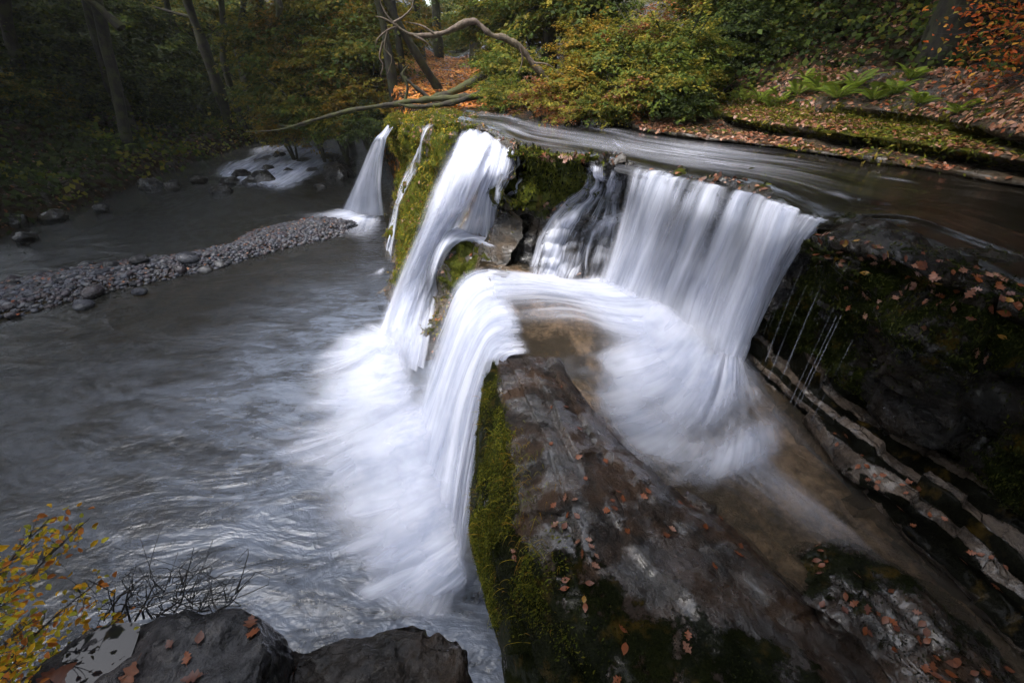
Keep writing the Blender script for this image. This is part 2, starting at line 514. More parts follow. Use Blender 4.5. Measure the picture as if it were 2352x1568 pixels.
# ------------------------------------------------------------------ ground, pool bed, water
xs = np.concatenate([np.linspace(-75, -22, 90)[:-1], np.linspace(-22, 14, 190)[:-1], np.linspace(14, 70, 90)])
ys = np.concatenate([np.linspace(-25, -2, 40)[:-1], np.linspace(-2, 38, 210)[:-1], np.linspace(38, 120, 110)])
gx, gy = np.meshgrid(xs, ys)
gz = ground(gx, gy)
G = np.stack([gx, gy, gz], -1)
d_w, _ = seg_dist(gx, gy, POOL, True)
moss = sstep(0.5, 2, d_w) * (0.35 + 0.5 * fbm(G * 0.35, 3, 21))
hill = link("hillside", mesh_np("hillside", G.reshape(-1, 3), grid_faces(*gx.shape), [M_SOIL], attrs={"moss": moss}))
tag(hill, "wooded valley sides of brown soil and moss round the river", kind="structure")

# gravel bar profile, shared by the pool bed and the stones on it
BAR = np.array([P(-420, 790, 0), P(-200, 740, 0), P(0, 690, 0), P(200, 645, 0), P(440, 606, 0), P(560, 578, 0), P(640, 545, 0), P(720, 527, 0), P(800, 522, 0)])[:, :2]
BARW = np.array([1.5, 1.5, 1.35, 1.15, 0.75, 0.7, 1.15, 1.2, 0.35])

def bar_h(x, y):
    best = np.full(x.shape, -9.0)
    for i in range(len(BAR) - 1):
        a, c = BAR[i], BAR[i + 1]
        dx, dy = c - a
        t = np.clip(((x - a[0]) * dx + (y - a[1]) * dy) / (dx * dx + dy * dy), 0, 1)
        d = np.hypot(x - a[0] - t * dx, y - a[1] - t * dy)
        w = BARW[i] * (1 - t) + BARW[i + 1] * t
        best = np.maximum(best, 0.20 * (1 - (d / w) ** 2))
    return best

bx, by = np.meshgrid(np.linspace(-24, 2, 170), np.linspace(-6, 38, 240))
bh = np.maximum(-0.75 + 0.12 * fbm(np.stack([bx, by, 0 * bx], -1) * 0.5, 3, 4), bar_h(bx, by) * np.where(bar_h(bx, by) < 0, 0.9, 0.8))
bh = np.maximum(bh, -0.75)
# the riffle at the far end is shallow
far_d = np.hypot((bx + 12.5) / 4.5, (by - 25) / 6)
bh = np.maximum(bh, -0.75 + 0.66 * sstep(1.25, 0.5, far_d) + 0.1 * fbm(np.stack([bx, by, 0 * bx], -1) * 1.4, 3, 8))
o = link("riverbed", mesh_np("riverbed", np.stack([bx, by, bh], -1).reshape(-1, 3), grid_faces(*bx.shape), [M_POOLBED]))
tag(o, "brown stony bed of the lower pool", kind="structure")

wx, wy = np.meshgrid(np.linspace(-26, 3, 260), np.linspace(-7, 40, 380))
wz = 0.018 * fbm(np.stack([wx * 1.3, wy * 1.6, 0 * wx], -1), 3, 31)
wz += 0.05 * sstep(1.2, 0.6, np.hypot((wx + 12.5) / 4.5, (wy - 25) / 6)) * fbm(np.stack([wx * 0.8, wy * 1.8, 0 * wx], -1), 3, 33)
# air bubbles whiten the water around the falls and drift downstream
fd = seg_dist(wx, wy, np.array([(-3.2, 8.4), (-1.9, 6.0), (-0.9, 3.2), (-0.6, 2.6)]))[0]
milk_a = np.clip(0.85 * np.exp(-(fd / 2.6) ** 2) + 0.50 * np.exp(-(fd / 5.5) ** 2) * sstep(9, 5, wy), 0, .9)
o = link("water", mesh_np("water", np.stack([wx, wy, wz], -1).reshape(-1, 3), grid_faces(*wx.shape), [M_POOL], attrs={"milk": milk_a, "chop": .16 + .84 * np.exp(-(fd / 8.5) ** 2)}))
tag(o, "grey rippled water of the lower pool", kind="structure")

RIV_LIP = [(1040, 283), (1077, 293), (1120, 303), (1180, 341), (1340, 371), (1450, 390), (1600, 425), (1750, 461), (1820, 494), (1892, 514), (2060, 520), (2352, 640), (2620, 760)]
RIV_FAR = [(1080, 246), (1110, 250), (1200, 255), (1300, 266), (1420, 282), (1520, 303), (1700, 322), (1900, 342), (2050, 365), (2200, 388), (2352, 412), (2520, 430), (2720, 460)]
WZ = 3.70
def river_pts():
    lip = np.array([P(*p, WZ) for p in RIV_LIP]); far = np.array([P(*p, WZ) for p in RIV_FAR])
    over = lip.copy()
    n = np.array([-0.62, -0.5, 0]); n /= np.linalg.norm(n)
    over = lip + n * 0.05 + np.array([0, 0, -0.05])
    return over, lip, far
over, lip, far = river_pts()
RG, u, v = grid_loft([over, lip, lip * 0.85 + far * 0.15, lip * 0.5 + far * 0.5, far], 320, 90, lin)
flow_u = np.stack([np.cumsum(np.linalg.norm(np.diff(RG, axis=1, prepend=RG[:, :1]), axis=-1), 1), v * 5.0, 0 * v], -1)
u_riv = u.copy(); v_riv = v.copy()
dz = 0.03 * fbm(np.stack([flow_u[..., 0] * 0.6, flow_u[..., 1] * 2.2, 0 * v], -1), 3, 5) * sstep(0.2, 0.45, v)
RG[..., 2] += dz
jit = fbm(np.stack([flow_u[..., 0] * 1.7, 0 * v, 0 * v], -1), 4, 15)
RG[..., :2] += (np.array([-0.62, -0.5]) / .8) * (.14 * jit * sstep(.35, 0, v))[..., None]
o = link("water", mesh_np("river_water", RG.reshape(-1, 3), grid_faces(*u.shape), [M_RIVER], vattrs={"flow": flow_u.reshape(-1, 3)}))
tag(o, "dark peaty river sliding towards the top of the falls", kind="structure")

# ------------------------------------------------------------------ bedrock built along traced edges
def rock_loft(name, rails, nu, nv, mat, amp=0.12, freq=1.2, strata=0.05, seed=1, mossf=None, across=catmull, parent=None, block=0, extra=None):
    G, u, v = grid_loft(rails, nu, nv, across)
    N = grid_normals(G)
    d = amp * fbm(G * freq, 5, seed, 0.55) + amp * 0.5 * fbm(G * freq * 0.45, 3, seed + 40, ridged=True)
    if strata:
        for k_, (fz, am) in enumerate(((2.1, 1.0), (4.7, 0.55))):
            st = G[..., 2] * fz + 1.1 * fbm(G * np.array([0.5, 0.5, 0.25]), 4, seed + 9 + k_)
            fr_ = st - np.floor(st)
            step = sstep(0.0, 0.12, fr_) - sstep(0.55, 1.0, fr_)
            brk = sstep(-0.25, 0.35, fbm(G * 1.1 + np.floor(st)[..., None] * 3.7, 3, seed + 19 + k_))
            d = d + strata * am * (step - 0.5) * brk * (np.abs(N[..., 2]) < 0.8)
    if block:
        # joints: blocks pushed in and out with chipped edges
        q = G * np.array([block, block, block * 1.3]) + 0.35 * np.stack([fbm(G * 1.3, 3, seed + 71), fbm(G * 1.3, 3, seed + 72), fbm(G * 1.3, 3, seed + 73)], -1)
        cell = np.floor(q).astype(np.int64)
        d = d + 0.11 * _h(cell[..., 0], cell[..., 1], cell[..., 2], seed) * (np.abs(N[..., 2]) < 0.9)
    if extra: d = d + extra(u, v, G)
    G = G + N * d[..., None]
    N = grid_normals(G)
    m = mossf(u, v, G, N) if mossf else 0 * u
    me = mesh_np(name, G.reshape(-1, 3), grid_faces(*u.shape), [mat], attrs={"moss": m})
    o = link(name, me, parent)
    return o, G, N, m

def px(pts, z=None):
    return np.array([P(*p) if len(p) == 3 else P(*p, z) for p in pts])

# --- mossy cliff of the far falls and the main fall
c_lip = px([(925, 250, 3.1), (905, 300, 2.9), (912, 285, 3.25), (935, 268, 3.55), (965, 272, 3.66), (1000, 287, 3.66), (1040, 291, 3.72), (1078, 298, 3.66), (1120, 308, 3.6), (1160, 335, 3.6), (1190, 350, 3.68)])
c_base = px([(905, 480, -.2), (892, 500, -.2), (891, 520, -.2), (886, 560, -.2), (882, 610, -.2), (872, 690, -.2), (885, 730, -.2), (895, 790, -.2), (930, 830, -.2), (990, 860, -.2), (1030, 880, -.2)])
back = c_lip + np.array([1.3, 0.9, 0.0]); back[:, 2] = [3.2, 3.2, 3.4, 3.62, 3.74, 3.72, 3.72, 3.45, 3.4, 3.4, 3.4]
back2 = back + np.array([1.2, 0.8, 0.0]); back2[:, 2] -= 0.25
t = lambda f, dz=0: c_lip * (1 - f) + c_base * f + np.array([0, 0, dz])
inw = np.array([0.80, 0.45, 0]) / 0.92
r1 = t(0.12); r1 += inw * -0.12
r2 = t(0.35) + inw * 0.30
r3 = t(0.55) + inw * 0.12
r4 = t(0.8) + inw * 0.16
under = c_base + np.array([0.1, 0.1, -0.6])
def cliff_moss(u, v, G, N):
    return np.clip(0.62 + 0.5 * fbm(G * np.array([1.1, 1.1, 0.6]), 4, 61) + 0.22 * (u < 0.62) - 0.5 * (G[..., 2] < 0.35) - 0.30 * (u > 0.75), 0, 1) * (v > 0.12)
mossy_cliff, CG, CN, CMs = rock_loft("mossy_cliff", [back2, back, c_lip + inw * 0.1, c_lip, r1, r2, r3, r4, c_base, under], 220, 150, M_CLIFF, 0.34, 0.9, 0.16, 3, cliff_moss, block=1.6)
tag(mossy_cliff, "steep rock face covered in green and golden moss between the falls", "rock face")

# --- overhanging block and stepped rock between main fall and curtain, then the wall behind the curtain
b_lip = px([(1180, 346, 3.66), (1212, 354, 3.75), (1275, 362, 3.76), (1335, 370, 3.74), (1352, 378, 3.58), (1385, 382, 3.73), (1425, 388, 3.64), (1455, 394, 3.62), (1530, 412, 3.62), (1600, 430, 3.62), (1680, 446, 3.62), (1750, 466, 3.62), (1820, 498, 3.62), (1895, 520, 3.62)])
b_back = b_lip + np.array([0.5, 0.6, 0]); b_back[:, 2] = 3.56
b_back2 = b_lip + np.array([1.3, 1.3, 0]); b_back2[:, 2] = 3.3
b_m1 = px([(1165, 420, 3.2), (1195, 410, 3.3), (1265, 440, 3.25), (1325, 450, 3.2), (1360, 450, 3.15), (1395, 450, 3.2), (1440, 470, 3.15), (1460, 490, 3.1), (1530, 520, 3.05), (1600, 540, 3.0), (1670, 560, 3.0), (1735, 590, 2.95), (1790, 615, 2.95), (1850, 630, 2.9)])
b_m1 += np.array([0.22, 0.22, 0])
b_m2 = px([(1140, 470, 2.85), (1150, 445, 2.95), (1200, 470, 2.9), (1260, 480, 2.85), (1310, 490, 2.8), (1380, 500, 2.8), (1420, 520, 2.75), (1440, 560, 2.7), (1510, 590, 2.6), (1580, 620, 2.5), (1650, 650, 2.45), (1715, 690, 2.4), (1770, 710, 2.4), (1820, 720, 2.4)])
b_m2[7:] += np.array([0.25, 0.25, 0])
b_m3 = px([(1135, 520, 2.5), (1150, 520, 2.5), (1190, 540, 2.45), (1230, 545, 2.4), (1265, 540, 2.4), (1330, 540, 2.4), (1400, 560, 2.3), (1440, 600, 2.2), (1510, 650, 2.1), (1570, 690, 2.05), (1630, 720, 2.0), (1690, 770, 2.0), (1750, 780, 2.0), (1800, 800, 2.0)])
b_m3[:4] += np.array([0.3, 0.3, 0])
b_base = px([(1140, 590, 1.75), (1155, 590, 1.75), (1190, 620, 1.75), (1215, 630, 1.75), (1260, 640, 1.75), (1330, 650, 1.75), (1400, 660, 1.75), (1440, 670, 1.75), (1500, 695, 1.75), (1560, 730, 1.75), (1620, 780, 1.75), (1670, 815, 1.75), (1720, 830, 1.75), (1780, 850, 1.75)])
b_under = b_base + np.array([-0.1, -0.1, -0.35])
def block_moss(u, v, G, N):
    a = 0.80 * (u < 0.30) * sstep(0.75, 0.55, v) + 0.45 * (u >= 0.30) * (v < 0.4) + 0.2 * (u < 0.25)
    return np.clip(a + 0.45 * fbm(G * 1.8, 4, 71) - 0.1, 0, 1)
block, BG, BN, BMs = rock_loft("stepped_rock", [b_back2, b_back, b_lip + np.array([.06, .06, 0]), b_lip, b_m1, b_m2, b_m3, b_base, b_under], 260, 150, M_DARK, 0.24, 1.8, 0.14, 13, block_moss, block=2.4)
tag(block, "dark wet stepped rock with mossy top behind the broad curtain of water", "rock face")

# --- dark rock bank with dripping moss right of the curtain
w_back = px([(1880, 498, 3.45), (1960, 496, 3.45), (2045, 494, 3.45), (2150, 525, 3.45), (2250, 560, 3.45), (2352, 588, 3.45), (2520, 640, 3.45), (2750, 720, 3.4)])
w_r0 = px([(1885, 510, 3.66), (1960, 508, 3.70), (2045, 508, 3.72), (2150, 545, 3.72), (2250, 580, 3.72), (2352, 605, 3.72), (2520, 660, 3.72), (2750, 750, 3.7)])
w_r1 = px([(1865, 530, 3.66), (1920, 532, 3.74), (2000, 552, 3.78), (2110, 602, 3.78), (2230, 650, 3.76), (2352, 690, 3.76), (2520, 770, 3.74), (2750, 880, 3.7)])
w_r2 = px([(1830, 570, 3.5), (1880, 598, 3.52), (1965, 628, 3.5), (2070, 690, 3.46), (2190, 750, 3.44), (2352, 820, 3.42), (2500, 910, 3.4), (2750, 1050, 3.35)])
w_r3 = px([(1800, 650, 3.0), (1850, 690, 3.0), (1940, 750, 2.95), (2050, 830, 2.9), (2180, 900, 2.9), (2352, 990, 2.85), (2500, 1090, 2.8), (2750, 1250, 2.75)])
w_r4 = px([(1740, 740, 2.4), (1810, 790, 2.4), (1900, 860, 2.4), (2030, 960, 2.35), (2170, 1060, 2.3), (2352, 1190, 2.25), (2500, 1290, 2.2), (2750, 1480, 2.2)])
w_r4 += np.array([0.10, 0.05, 0])
w_r5 = px([(1700, 790, 1.9), (1780, 830, 1.9), (1885, 890, 1.95), (2010, 1000, 1.95), (2150, 1120, 1.95), (2352, 1290, 1.95), (2500, 1400, 1.9), (2750, 1600, 1.9)])
w_r5 += np.array([0.12, 0.08, 0])
w_r6 = w_r5 + np.array([0.05, 0.05, -0.6])
def bank_moss(u, v, G, N):
    return np.clip(0.55 + 0.8 * fbm(G * np.array([1.6, 1.6, 0.8]), 4, 81) - 0.3 * (v < 0.35), 0, 1)
wall, WG, WN, WMs = rock_loft("rock_bank", [w_back, w_r0, w_r1, w_r2, w_r3, w_r4, w_r5, w_r6], 220, 150,
    rock_mat("mossy_dark_rock", (0.006, 0.006, 0.006), (0.015, 0.014, 0.014), (0.024, 0.016, 0.010), wet=0.28, rough=(0.25, 0.6), moss_a=(0.006, 0.009, 0.002), moss_b=(0.024, 0.03, 0.006)),
    0.20, 1.5, 0.14, 23, bank_moss, block=2.0)
tag(wall, "dark overhanging rock bank hung with wet moss beside the channel", "rock bank")

# --- slabby tan ledges at the foot of that bank
s_a = px([(1680, 800, 1.66), (1770, 880, 1.66), (1870, 985, 1.66), (1980, 1110, 1.66), (2120, 1250, 1.66), (2300, 1400, 1.66), (2600, 1650, 1.66)])
s_b = px([(1692, 795, 1.84), (1785, 868, 1.85), (1890, 965, 1.86), (2005, 1090, 1.86), (2150, 1235, 1.86), (2330, 1385, 1.86), (2620, 1620, 1.86)])
s_c = px([(1705, 785, 1.90), (1810, 850, 1.95), (1925, 940, 1.97), (2060, 1060, 1.98), (2205, 1190, 1.98), (2380, 1330, 1.98), (2660, 1550, 1.98)])
s_d = px([(1725, 770, 2.0), (1840, 830, 2.06), (1960, 915, 2.1), (2110, 1030, 2.1), (2260, 1150, 2.1), (2430, 1280, 2.1), (2700, 1480, 2.1)]) + np.array([.25, .15, 0])
def LQ(v, G): return v * 5.2 + 1.1 * fbm(G * np.array([.9, .6, .9]), 4, 131) + .12 * fbm(G * 5, 3, 135)
steps, SG, SN, _ = rock_loft("rock_ledge", [s_a + np.array([0, 0, -.5]), s_a, s_b, s_c, s_d], 260, 90, M_STEPS, 0.07, 1.8, 0.0, 33,
    lambda u, v, G, N: np.clip(.95 * (sstep(.60, .36, LQ(v, G) % 1.0) + sstep(.86, .97, LQ(v, G) % 1.0)) + .45 * fbm(G * 2.5, 3, 5), 0, 1),  # moss mask only colours the grooves between ledges near-black, no moss here
    extra=lambda u, v, G: .13 * sstep(.12, .42, LQ(v, G) % 1.0) * sstep(1, .93, LQ(v, G) % 1.0) * (.6 + .8 * _h(np.floor(LQ(v, G)).astype(np.int64), np.floor(u * 11 + 2.3 * np.floor(LQ(v, G)) + .5 * fbm(G * 1.5, 3, 137)).astype(np.int64), np.zeros(u.shape, np.int64), 3)) + .02 * fbm(G * 7, 4, 8))
tag(steps, "wet tan stone ledges stepping down into the side channel", "rock ledge")

# --- bed of the side channel, its lip to the lower fall on one side
k_l = px([(1105, 560, 1.75), (1098, 628, 1.72), (1128, 680, 1.70), (1150, 740, 1.68), (1166, 800, 1.66), (1180, 850, 1.62), (1300, 900, 1.55), (1400, 1010, 1.5), (1540, 1120, 1.48), (1700, 1240, 1.45), (1850, 1330, 1.45), (2100, 1440, 1.45), (2400, 1640, 1.45)])
k_r = px([(1200, 560, 1.7), (1330, 640, 1.66), (1420, 650, 1.64), (1520, 690, 1.6), (1620, 760, 1.55), (1700, 800, 1.52), (1790, 870, 1.5), (1890, 960, 1.5), (2010, 1080, 1.48), (2150, 1220, 1.46), (2300, 1340, 1.46), (2480, 1480, 1.46), (2800, 1720, 1.46)])
bump_m = (k_l * 0.55 + k_r * 0.45); bump_m[2:6, 2] += 0.10
bed, KG, KN, _ = rock_loft("channel_bed", [k_l + np.array([-.05, 0, -.7]), k_l, k_l * 0.8 + k_r * .2, bump_m, k_l * .25 + k_r * .75, k_r, k_r + np.array([.3, .2, .2])], 300, 110, M_BED, 0.10, 1.7, 0.0, 43, lambda u, v, G, N: np.clip(.42 + 1.5 * fbm(G * np.array([1.7, 1.1, 1]) + 4.7, 4, 45) + .22 * sstep(.50, .3, v) * sstep(.35, .5, u) - .42 * sstep(.38, .5, v) * sstep(.42, .58, u), 0, 1))
tag(bed, "tan cracked bedrock under the shallow side channel", kind="structure")

KW = 1.70
wl_ = px([(1112, 560), (1098, 628), (1126, 682), (1148, 742), (1168, 806), (1195, 870), (1300, 905), (1385, 975), (1500, 1080), (1680, 1210), (1800, 1300), (2060, 1400), (2400, 1640)], KW)
wr_ = px([(1250, 560), (1360, 640), (1440, 650), (1540, 690), (1650, 760), (1740, 800), (1830, 870), (1930, 960), (2040, 1080), (2190, 1220), (2330, 1340), (2520, 1480), (2830, 1720)], KW)
wl_[:7, 2] = [1.82, 1.80, 1.78, 1.76, 1.74, 1.70, 1.66]; wr_[0:6, 2] = [1.80, 1.79, 1.78, 1.77, 1.75, 1.72]
drop = wl_ + np.array([-0.10, -0.05, -0.16])
drop[5:] = wl_[5:] + np.array([-.45, -.2, -.03])
SWG, u, v = grid_loft([drop, wl_, wl_ * .75 + wr_ * .25, wl_ * .4 + wr_ * .6, wr_], 200, 70, lin)
fl = np.stack([v * 2.2, np.cumsum(np.linalg.norm(np.diff(SWG, axis=1, prepend=SWG[:, :1]), axis=-1), 1), 0 * v], -1)
o = link("water", mesh_np("channel_water", SWG.reshape(-1, 3), grid_faces(*u.shape), [M_SHALLOW], vattrs={"flow": fl.reshape(-1, 3)}))
tag(o, "clear amber water of the shallow side channel", kind="structure")

# --- the long rock ridge between pool and channel
rt = px([(1160, 838, 1.70), (1192, 925, 1.86), (1240, 1040, 1.98), (1250, 1180, 2.02), (1300, 1330, 2.02), (1390, 1480, 2.0), (1520, 1680, 2.0), (1800, 1950, 2.0)])
rs = px([(1140, 880, 1.2), (1112, 985, 1.0), (1092, 1090, .8), (1088, 1220, .7), (1112, 1340, .7), (1150, 1450, .7), (1180, 1570, .7), (1260, 1760, .7)])
rmid = rs * .5 + rt * .5 + np.array([-.10, -.02, .18])
rc = px([(1210, 826, 1.77), (1255, 925, 1.92), (1320, 1040, 2.0), (1400, 1150, 2.06), (1490, 1280, 2.08), (1610, 1410, 2.08), (1780, 1590, 2.06), (2050, 1800, 2.05)])
rr = px([(1280, 826, 1.73), (1325, 925, 1.80), (1415, 1025, 1.82), (1520, 1118, 1.82), (1660, 1215, 1.82), (1765, 1330, 1.80), (1920, 1480, 1.80), (2200, 1680, 1.8)])
ru = px([(1285, 830, 1.5), (1345, 925, 1.45), (1440, 1020, 1.4), (1550, 1110, 1.4), (1700, 1210, 1.35), (1800, 1320, 1.35), (1960, 1470, 1.35), (2250, 1650, 1.35)])
rb0 = rs.copy() + np.array([0.02, 0, 0]); rb0[:, 2] = 0.25
rb1 = rs.copy() + np.array([.06, 0, 0]); rb1[:, 2] = -.6
def slabs(nl, nc, amp):
    # thin bedding layers that run along the rock, broken across by joints
    def f(u, v, G):
        q = v * nl + .9 * fbm(G * .8, 3, 131)
        k = np.floor(q); fr_ = q - k
        a = _h(k.astype(np.int64), np.floor(u * nc + .37 * k + .3 * fbm(G * 1.1, 2, 132)).astype(np.int64), 0 * k.astype(np.int64), 7)
        rough_ = fbm(G * np.array([7.0, 4.0, 6.0]), 4, 133)
        return amp * (a * .7 + .9 * (1 - fr_)) * sstep(0, .10, fr_) * sstep(1, .97, fr_) * (v > .3) + .012 * rough_
    return f
def ridge_moss(u, v, G, N):
    face = sstep(0.56, 0.46, v) * 0.95
    low = 0.75 * sstep(0.38, 0.60, u) * sstep(0.83, 0.62, v - 0.10 * np.sin(u * 9))
    return np.clip(face + low * (v > .4) + 0.55 * fbm(G * np.array([2.2, 1.6, 1.6]), 5, 91) - 0.12, 0, 1)
ridge, DG, DN, DMs = rock_loft("rock_ridge", [rb1, rb0, rs, rmid, rt, rc, rr, ru], 300, 170, M_RIDGE, 0.050, 2.0, 0.02, 53, ridge_moss, extra=slabs(10, 5, .050))
tag(ridge, "long wet rock ridge with mossy side running between the pool and the side channel", "rock ridge")

# --- dark hump beyond the ridge, in the corner between ridge and channel
hb = px([(1790, 1255, 1.4), (1850, 1225, 1.4), (1950, 1240, 1.4), (2080, 1310, 1.4), (2190, 1380, 1.4), (2290, 1470, 1.4), (2380, 1600, 1.4), (2500, 1760, 1.4)])
h1 = px([(1835, 1270, 1.75), (1880, 1242, 1.8), (1965, 1265, 1.82), (2080, 1335, 1.84), (2180, 1400, 1.84), (2275, 1490, 1.84), (2350, 1610, 1.84), (2450, 1780, 1.84)])
h2 = px([(1850, 1320, 1.90), (1900, 1300, 2.02), (1970, 1330, 2.1), (2050, 1390, 2.12), (2140, 1460, 2.12), (2220, 1550, 2.1), (2280, 1650, 2.1), (2350, 1800, 2.1)])
h3 = px([(1845, 1370, 1.8), (1880, 1390, 1.9), (1930, 1420, 2.0), (1990, 1470, 2.02), (2050, 1540, 2.02), (2110, 1610, 2.0), (2150, 1700, 2.0), (2220, 1820, 2.0)])
h4 = px([(1830, 1385, 1.5), (1850, 1420, 1.7), (1880, 1450, 1.78), (1930, 1500, 1.80), (1970, 1570, 1.8), (2010, 1640, 1.8), (2050, 1720, 1.8), (2100, 1850, 1.8)])
h5 = px([(1790, 1370, 1.35), (1800, 1400, 1.6), (1830, 1440, 1.66), (1870, 1500, 1.68), (1900, 1580, 1.68), (1940, 1660, 1.68), (1980, 1740, 1.68), (2030, 1860, 1.68)])
hump, HG, HN, _ = rock_loft("rock_hump", [hb, h1, h2, h3, h4, h5], 200, 120, M_RIDGE, 0.12, 2.6, 0.03, 63,
    lambda u, v, G, N: np.clip(0.75 * sstep(.75, .35, v) * (1 - .55 * u) + 0.6 * fbm(G * 2.4, 4, 17) - 0.1, 0, 1), extra=slabs(7, 4, .06))
tag(hump, "dark rounded wet rock with moss rising between the ridge and the side channel", "rock")

# --- rock slabs under the camera
def slab(name, edge, zt, zb, mat, seed, label, near):
    e = px(edge, zt)
    n_ = np.array([P(p[0], p[1], zt + .05) for p in near])
    base = e + np.array([0.05, 0.12, 0]); base[:, 2] = zb
    gj = np.random.default_rng(seed)
    e = np.stack([catmull(e, 40)[i] for i in range(40)]); n_ = catmull(n_, 40); base = catmull(base, 40)
    e[:, :2] += .022 * np.stack([fbm(e * 9, 3, seed), fbm(e * 9, 3, seed + 1)], -1) + .02 * np.round(1.5 * fbm(e * 3, 2, seed + 2))[:, None]
    inn = e * 0.93 + n_ * 0.07 + np.array([0, 0, .03])
    midr = e * .5 + n_ * .5 + np.array([0, 0, .05])
    o, G, N, _ = rock_loft(name, [base, e * .75 + base * .25, e, inn, midr, n_], 260, 200, mat, 0.040, 4.2, 0.0, seed,
        lambda u, v, G, N: np.clip(0.25 * (v < .5) + .3 * fbm(G * 4, 3, seed), 0, .5), across=lin, extra=lambda u, v, G: .02 * fbm(G * 11, 4, seed + 5) - .010 * sstep(.05, .0, np.abs(fbm(G * np.array([2.2, 1.4, 1]), 4, seed + 6))))
    tag(o, label, "rock")
    return o, G
slab_a, AG = slab("rock_slab", [(-160, 1760), (20, 1615), (110, 1512), (225, 1455), (320, 1424), (420, 1398), (515, 1402), (600, 1410), (622, 1440), (628, 1500), (600, 1600), (580, 1800)], 3.36, 1.9, M_SLAB, 73,
     "grey flat-topped rock slab holding a rain puddle above the pool", [(-200, 2300), (-100, 2250), (0, 2200), (80, 2200), (160, 2200), (240, 2200), (320, 2200), (380, 2200), (420, 2200), (450, 2200), (470, 2200), (480, 2200)])
slab_b, B2G = slab("rock_slab", [(420, 1700), (470, 1600), (540, 1540), (640, 1505), (720, 1482), (830, 1462), (930, 1432), (1000, 1432), (1048, 1450), (1066, 1500), (1072, 1580), (1080, 1800)], 3.12, 1.6, M_BROWN, 83,
     "brown rounded rock slab with one oak leaf beside the ridge", [(300, 2300), (400, 2300), (480, 2300), (560, 2300), (640, 2300), (720, 2300), (800, 2300), (860, 2300), (920, 2300), (960, 2300), (980, 2300), (1000, 2300)])

_n = len(slab_a.data.vertices); _c = np.empty(_n * 3, np.float32); slab_a.data.vertices.foreach_get("co", _c); _c = _c.reshape(-1, 3)
_pa, _pb = P(165, 1560, 3.4)[:2], P(285, 1455, 3.4)[:2]
_t = np.clip(((_c[:, :2] - _pa) @ (_pb - _pa)) / ((_pb - _pa) @ (_pb - _pa)), 0, 1)[:, None]
_d = np.linalg.norm(_c[:, :2] - (_pa + _t * (_pb - _pa)), axis=1)
_c[:, 2] -= .05 * np.exp(-(_d / .080) ** 2 * (1 + .9 * fbm(_c * 14, 3, 8))) * (_c[:, 2] > 3.2)
slab_a.data.vertices.foreach_set("co", _c.ravel()); slab_a.data.update()

# --- rock under the channel's lip, behind the lower fall
q_t = px([(1020, 500, 2.1), (1050, 535, 1.92), (1085, 562, 1.84), (1118, 590, 1.80), (1112, 625, 1.72), (1132, 680, 1.70), (1152, 740, 1.68), (1168, 800, 1.66), (1180, 860, 1.64), (1200, 930, 1.6)])
q_b = px([(965, 760, -.3), (985, 800, -.3), (1000, 840, -.3), (1010, 880, -.3), (1030, 930, -.3), (1060, 1000, -.3), (1090, 1080, -.3), (1110, 1160, -.3), (1120, 1250, -.3), (1130, 1350, -.3)])
q_i = q_t + np.array([.5, .3, 0])
low_wall, QG, QN, QMs = rock_loft("ledge_face", [q_i + np.array([.3, .2, -.2]), q_i + np.array([0, 0, -.04]), q_t, q_t * .75 + q_b * .25 + np.array([-.12, -.06, 0]), q_t * .4 + q_b * .6, q_b], 160, 90, M_DARK, 0.22, 1.6, 0.12, 93,
    lambda u, v, G, N: np.clip(.85 * sstep(.55, .25, u) + .5 * fbm(G * 1.7, 3, 7), 0, 1), block=2.2)
tag(low_wall, "dark mossy rock face under the channel's lip behind the lower fall", "rock face")

# ------------------------------------------------------------------ casting onto the built rock
from mathutils.bvhtree import BVHTree
from mathutils import Vector
def bvh_of(*objs):
    V, F, n = [], [], 0
    for o in objs:
        me = o.data
        a = np.empty(len(me.vertices) * 3, np.float32); me.vertices.foreach_get("co", a)
        f = np.empty(len(me.loops), np.int32); me.loops.foreach_get("vertex_index", f)
        V.append(a.reshape(-1, 3)); F.append(f.reshape(-1, 4) + n); n += len(V[-1])
    return BVHTree.FromPolygons([tuple(x) for x in np.concatenate(V).tolist()], [tuple(x) for x in np.concatenate(F).tolist()])
ROCKS = bvh_of(mossy_cliff, block, wall, steps, ridge, hump, low_wall, slab_a, slab_b, bed, hill)
O = Vector((0, 0, CAMZ))
def hit(px_, py_, off=0.0, tree=None):
    d = Vector(ray(px_, py_).tolist()).normalized()
    loc, nrm, i, dist = (tree or ROCKS).ray_cast(O, d)
    if loc is None: return None, None
    if nrm.dot(d) > 0: nrm = -nrm
    return np.array(loc + nrm * off - d * off * 0.5), np.array(nrm)

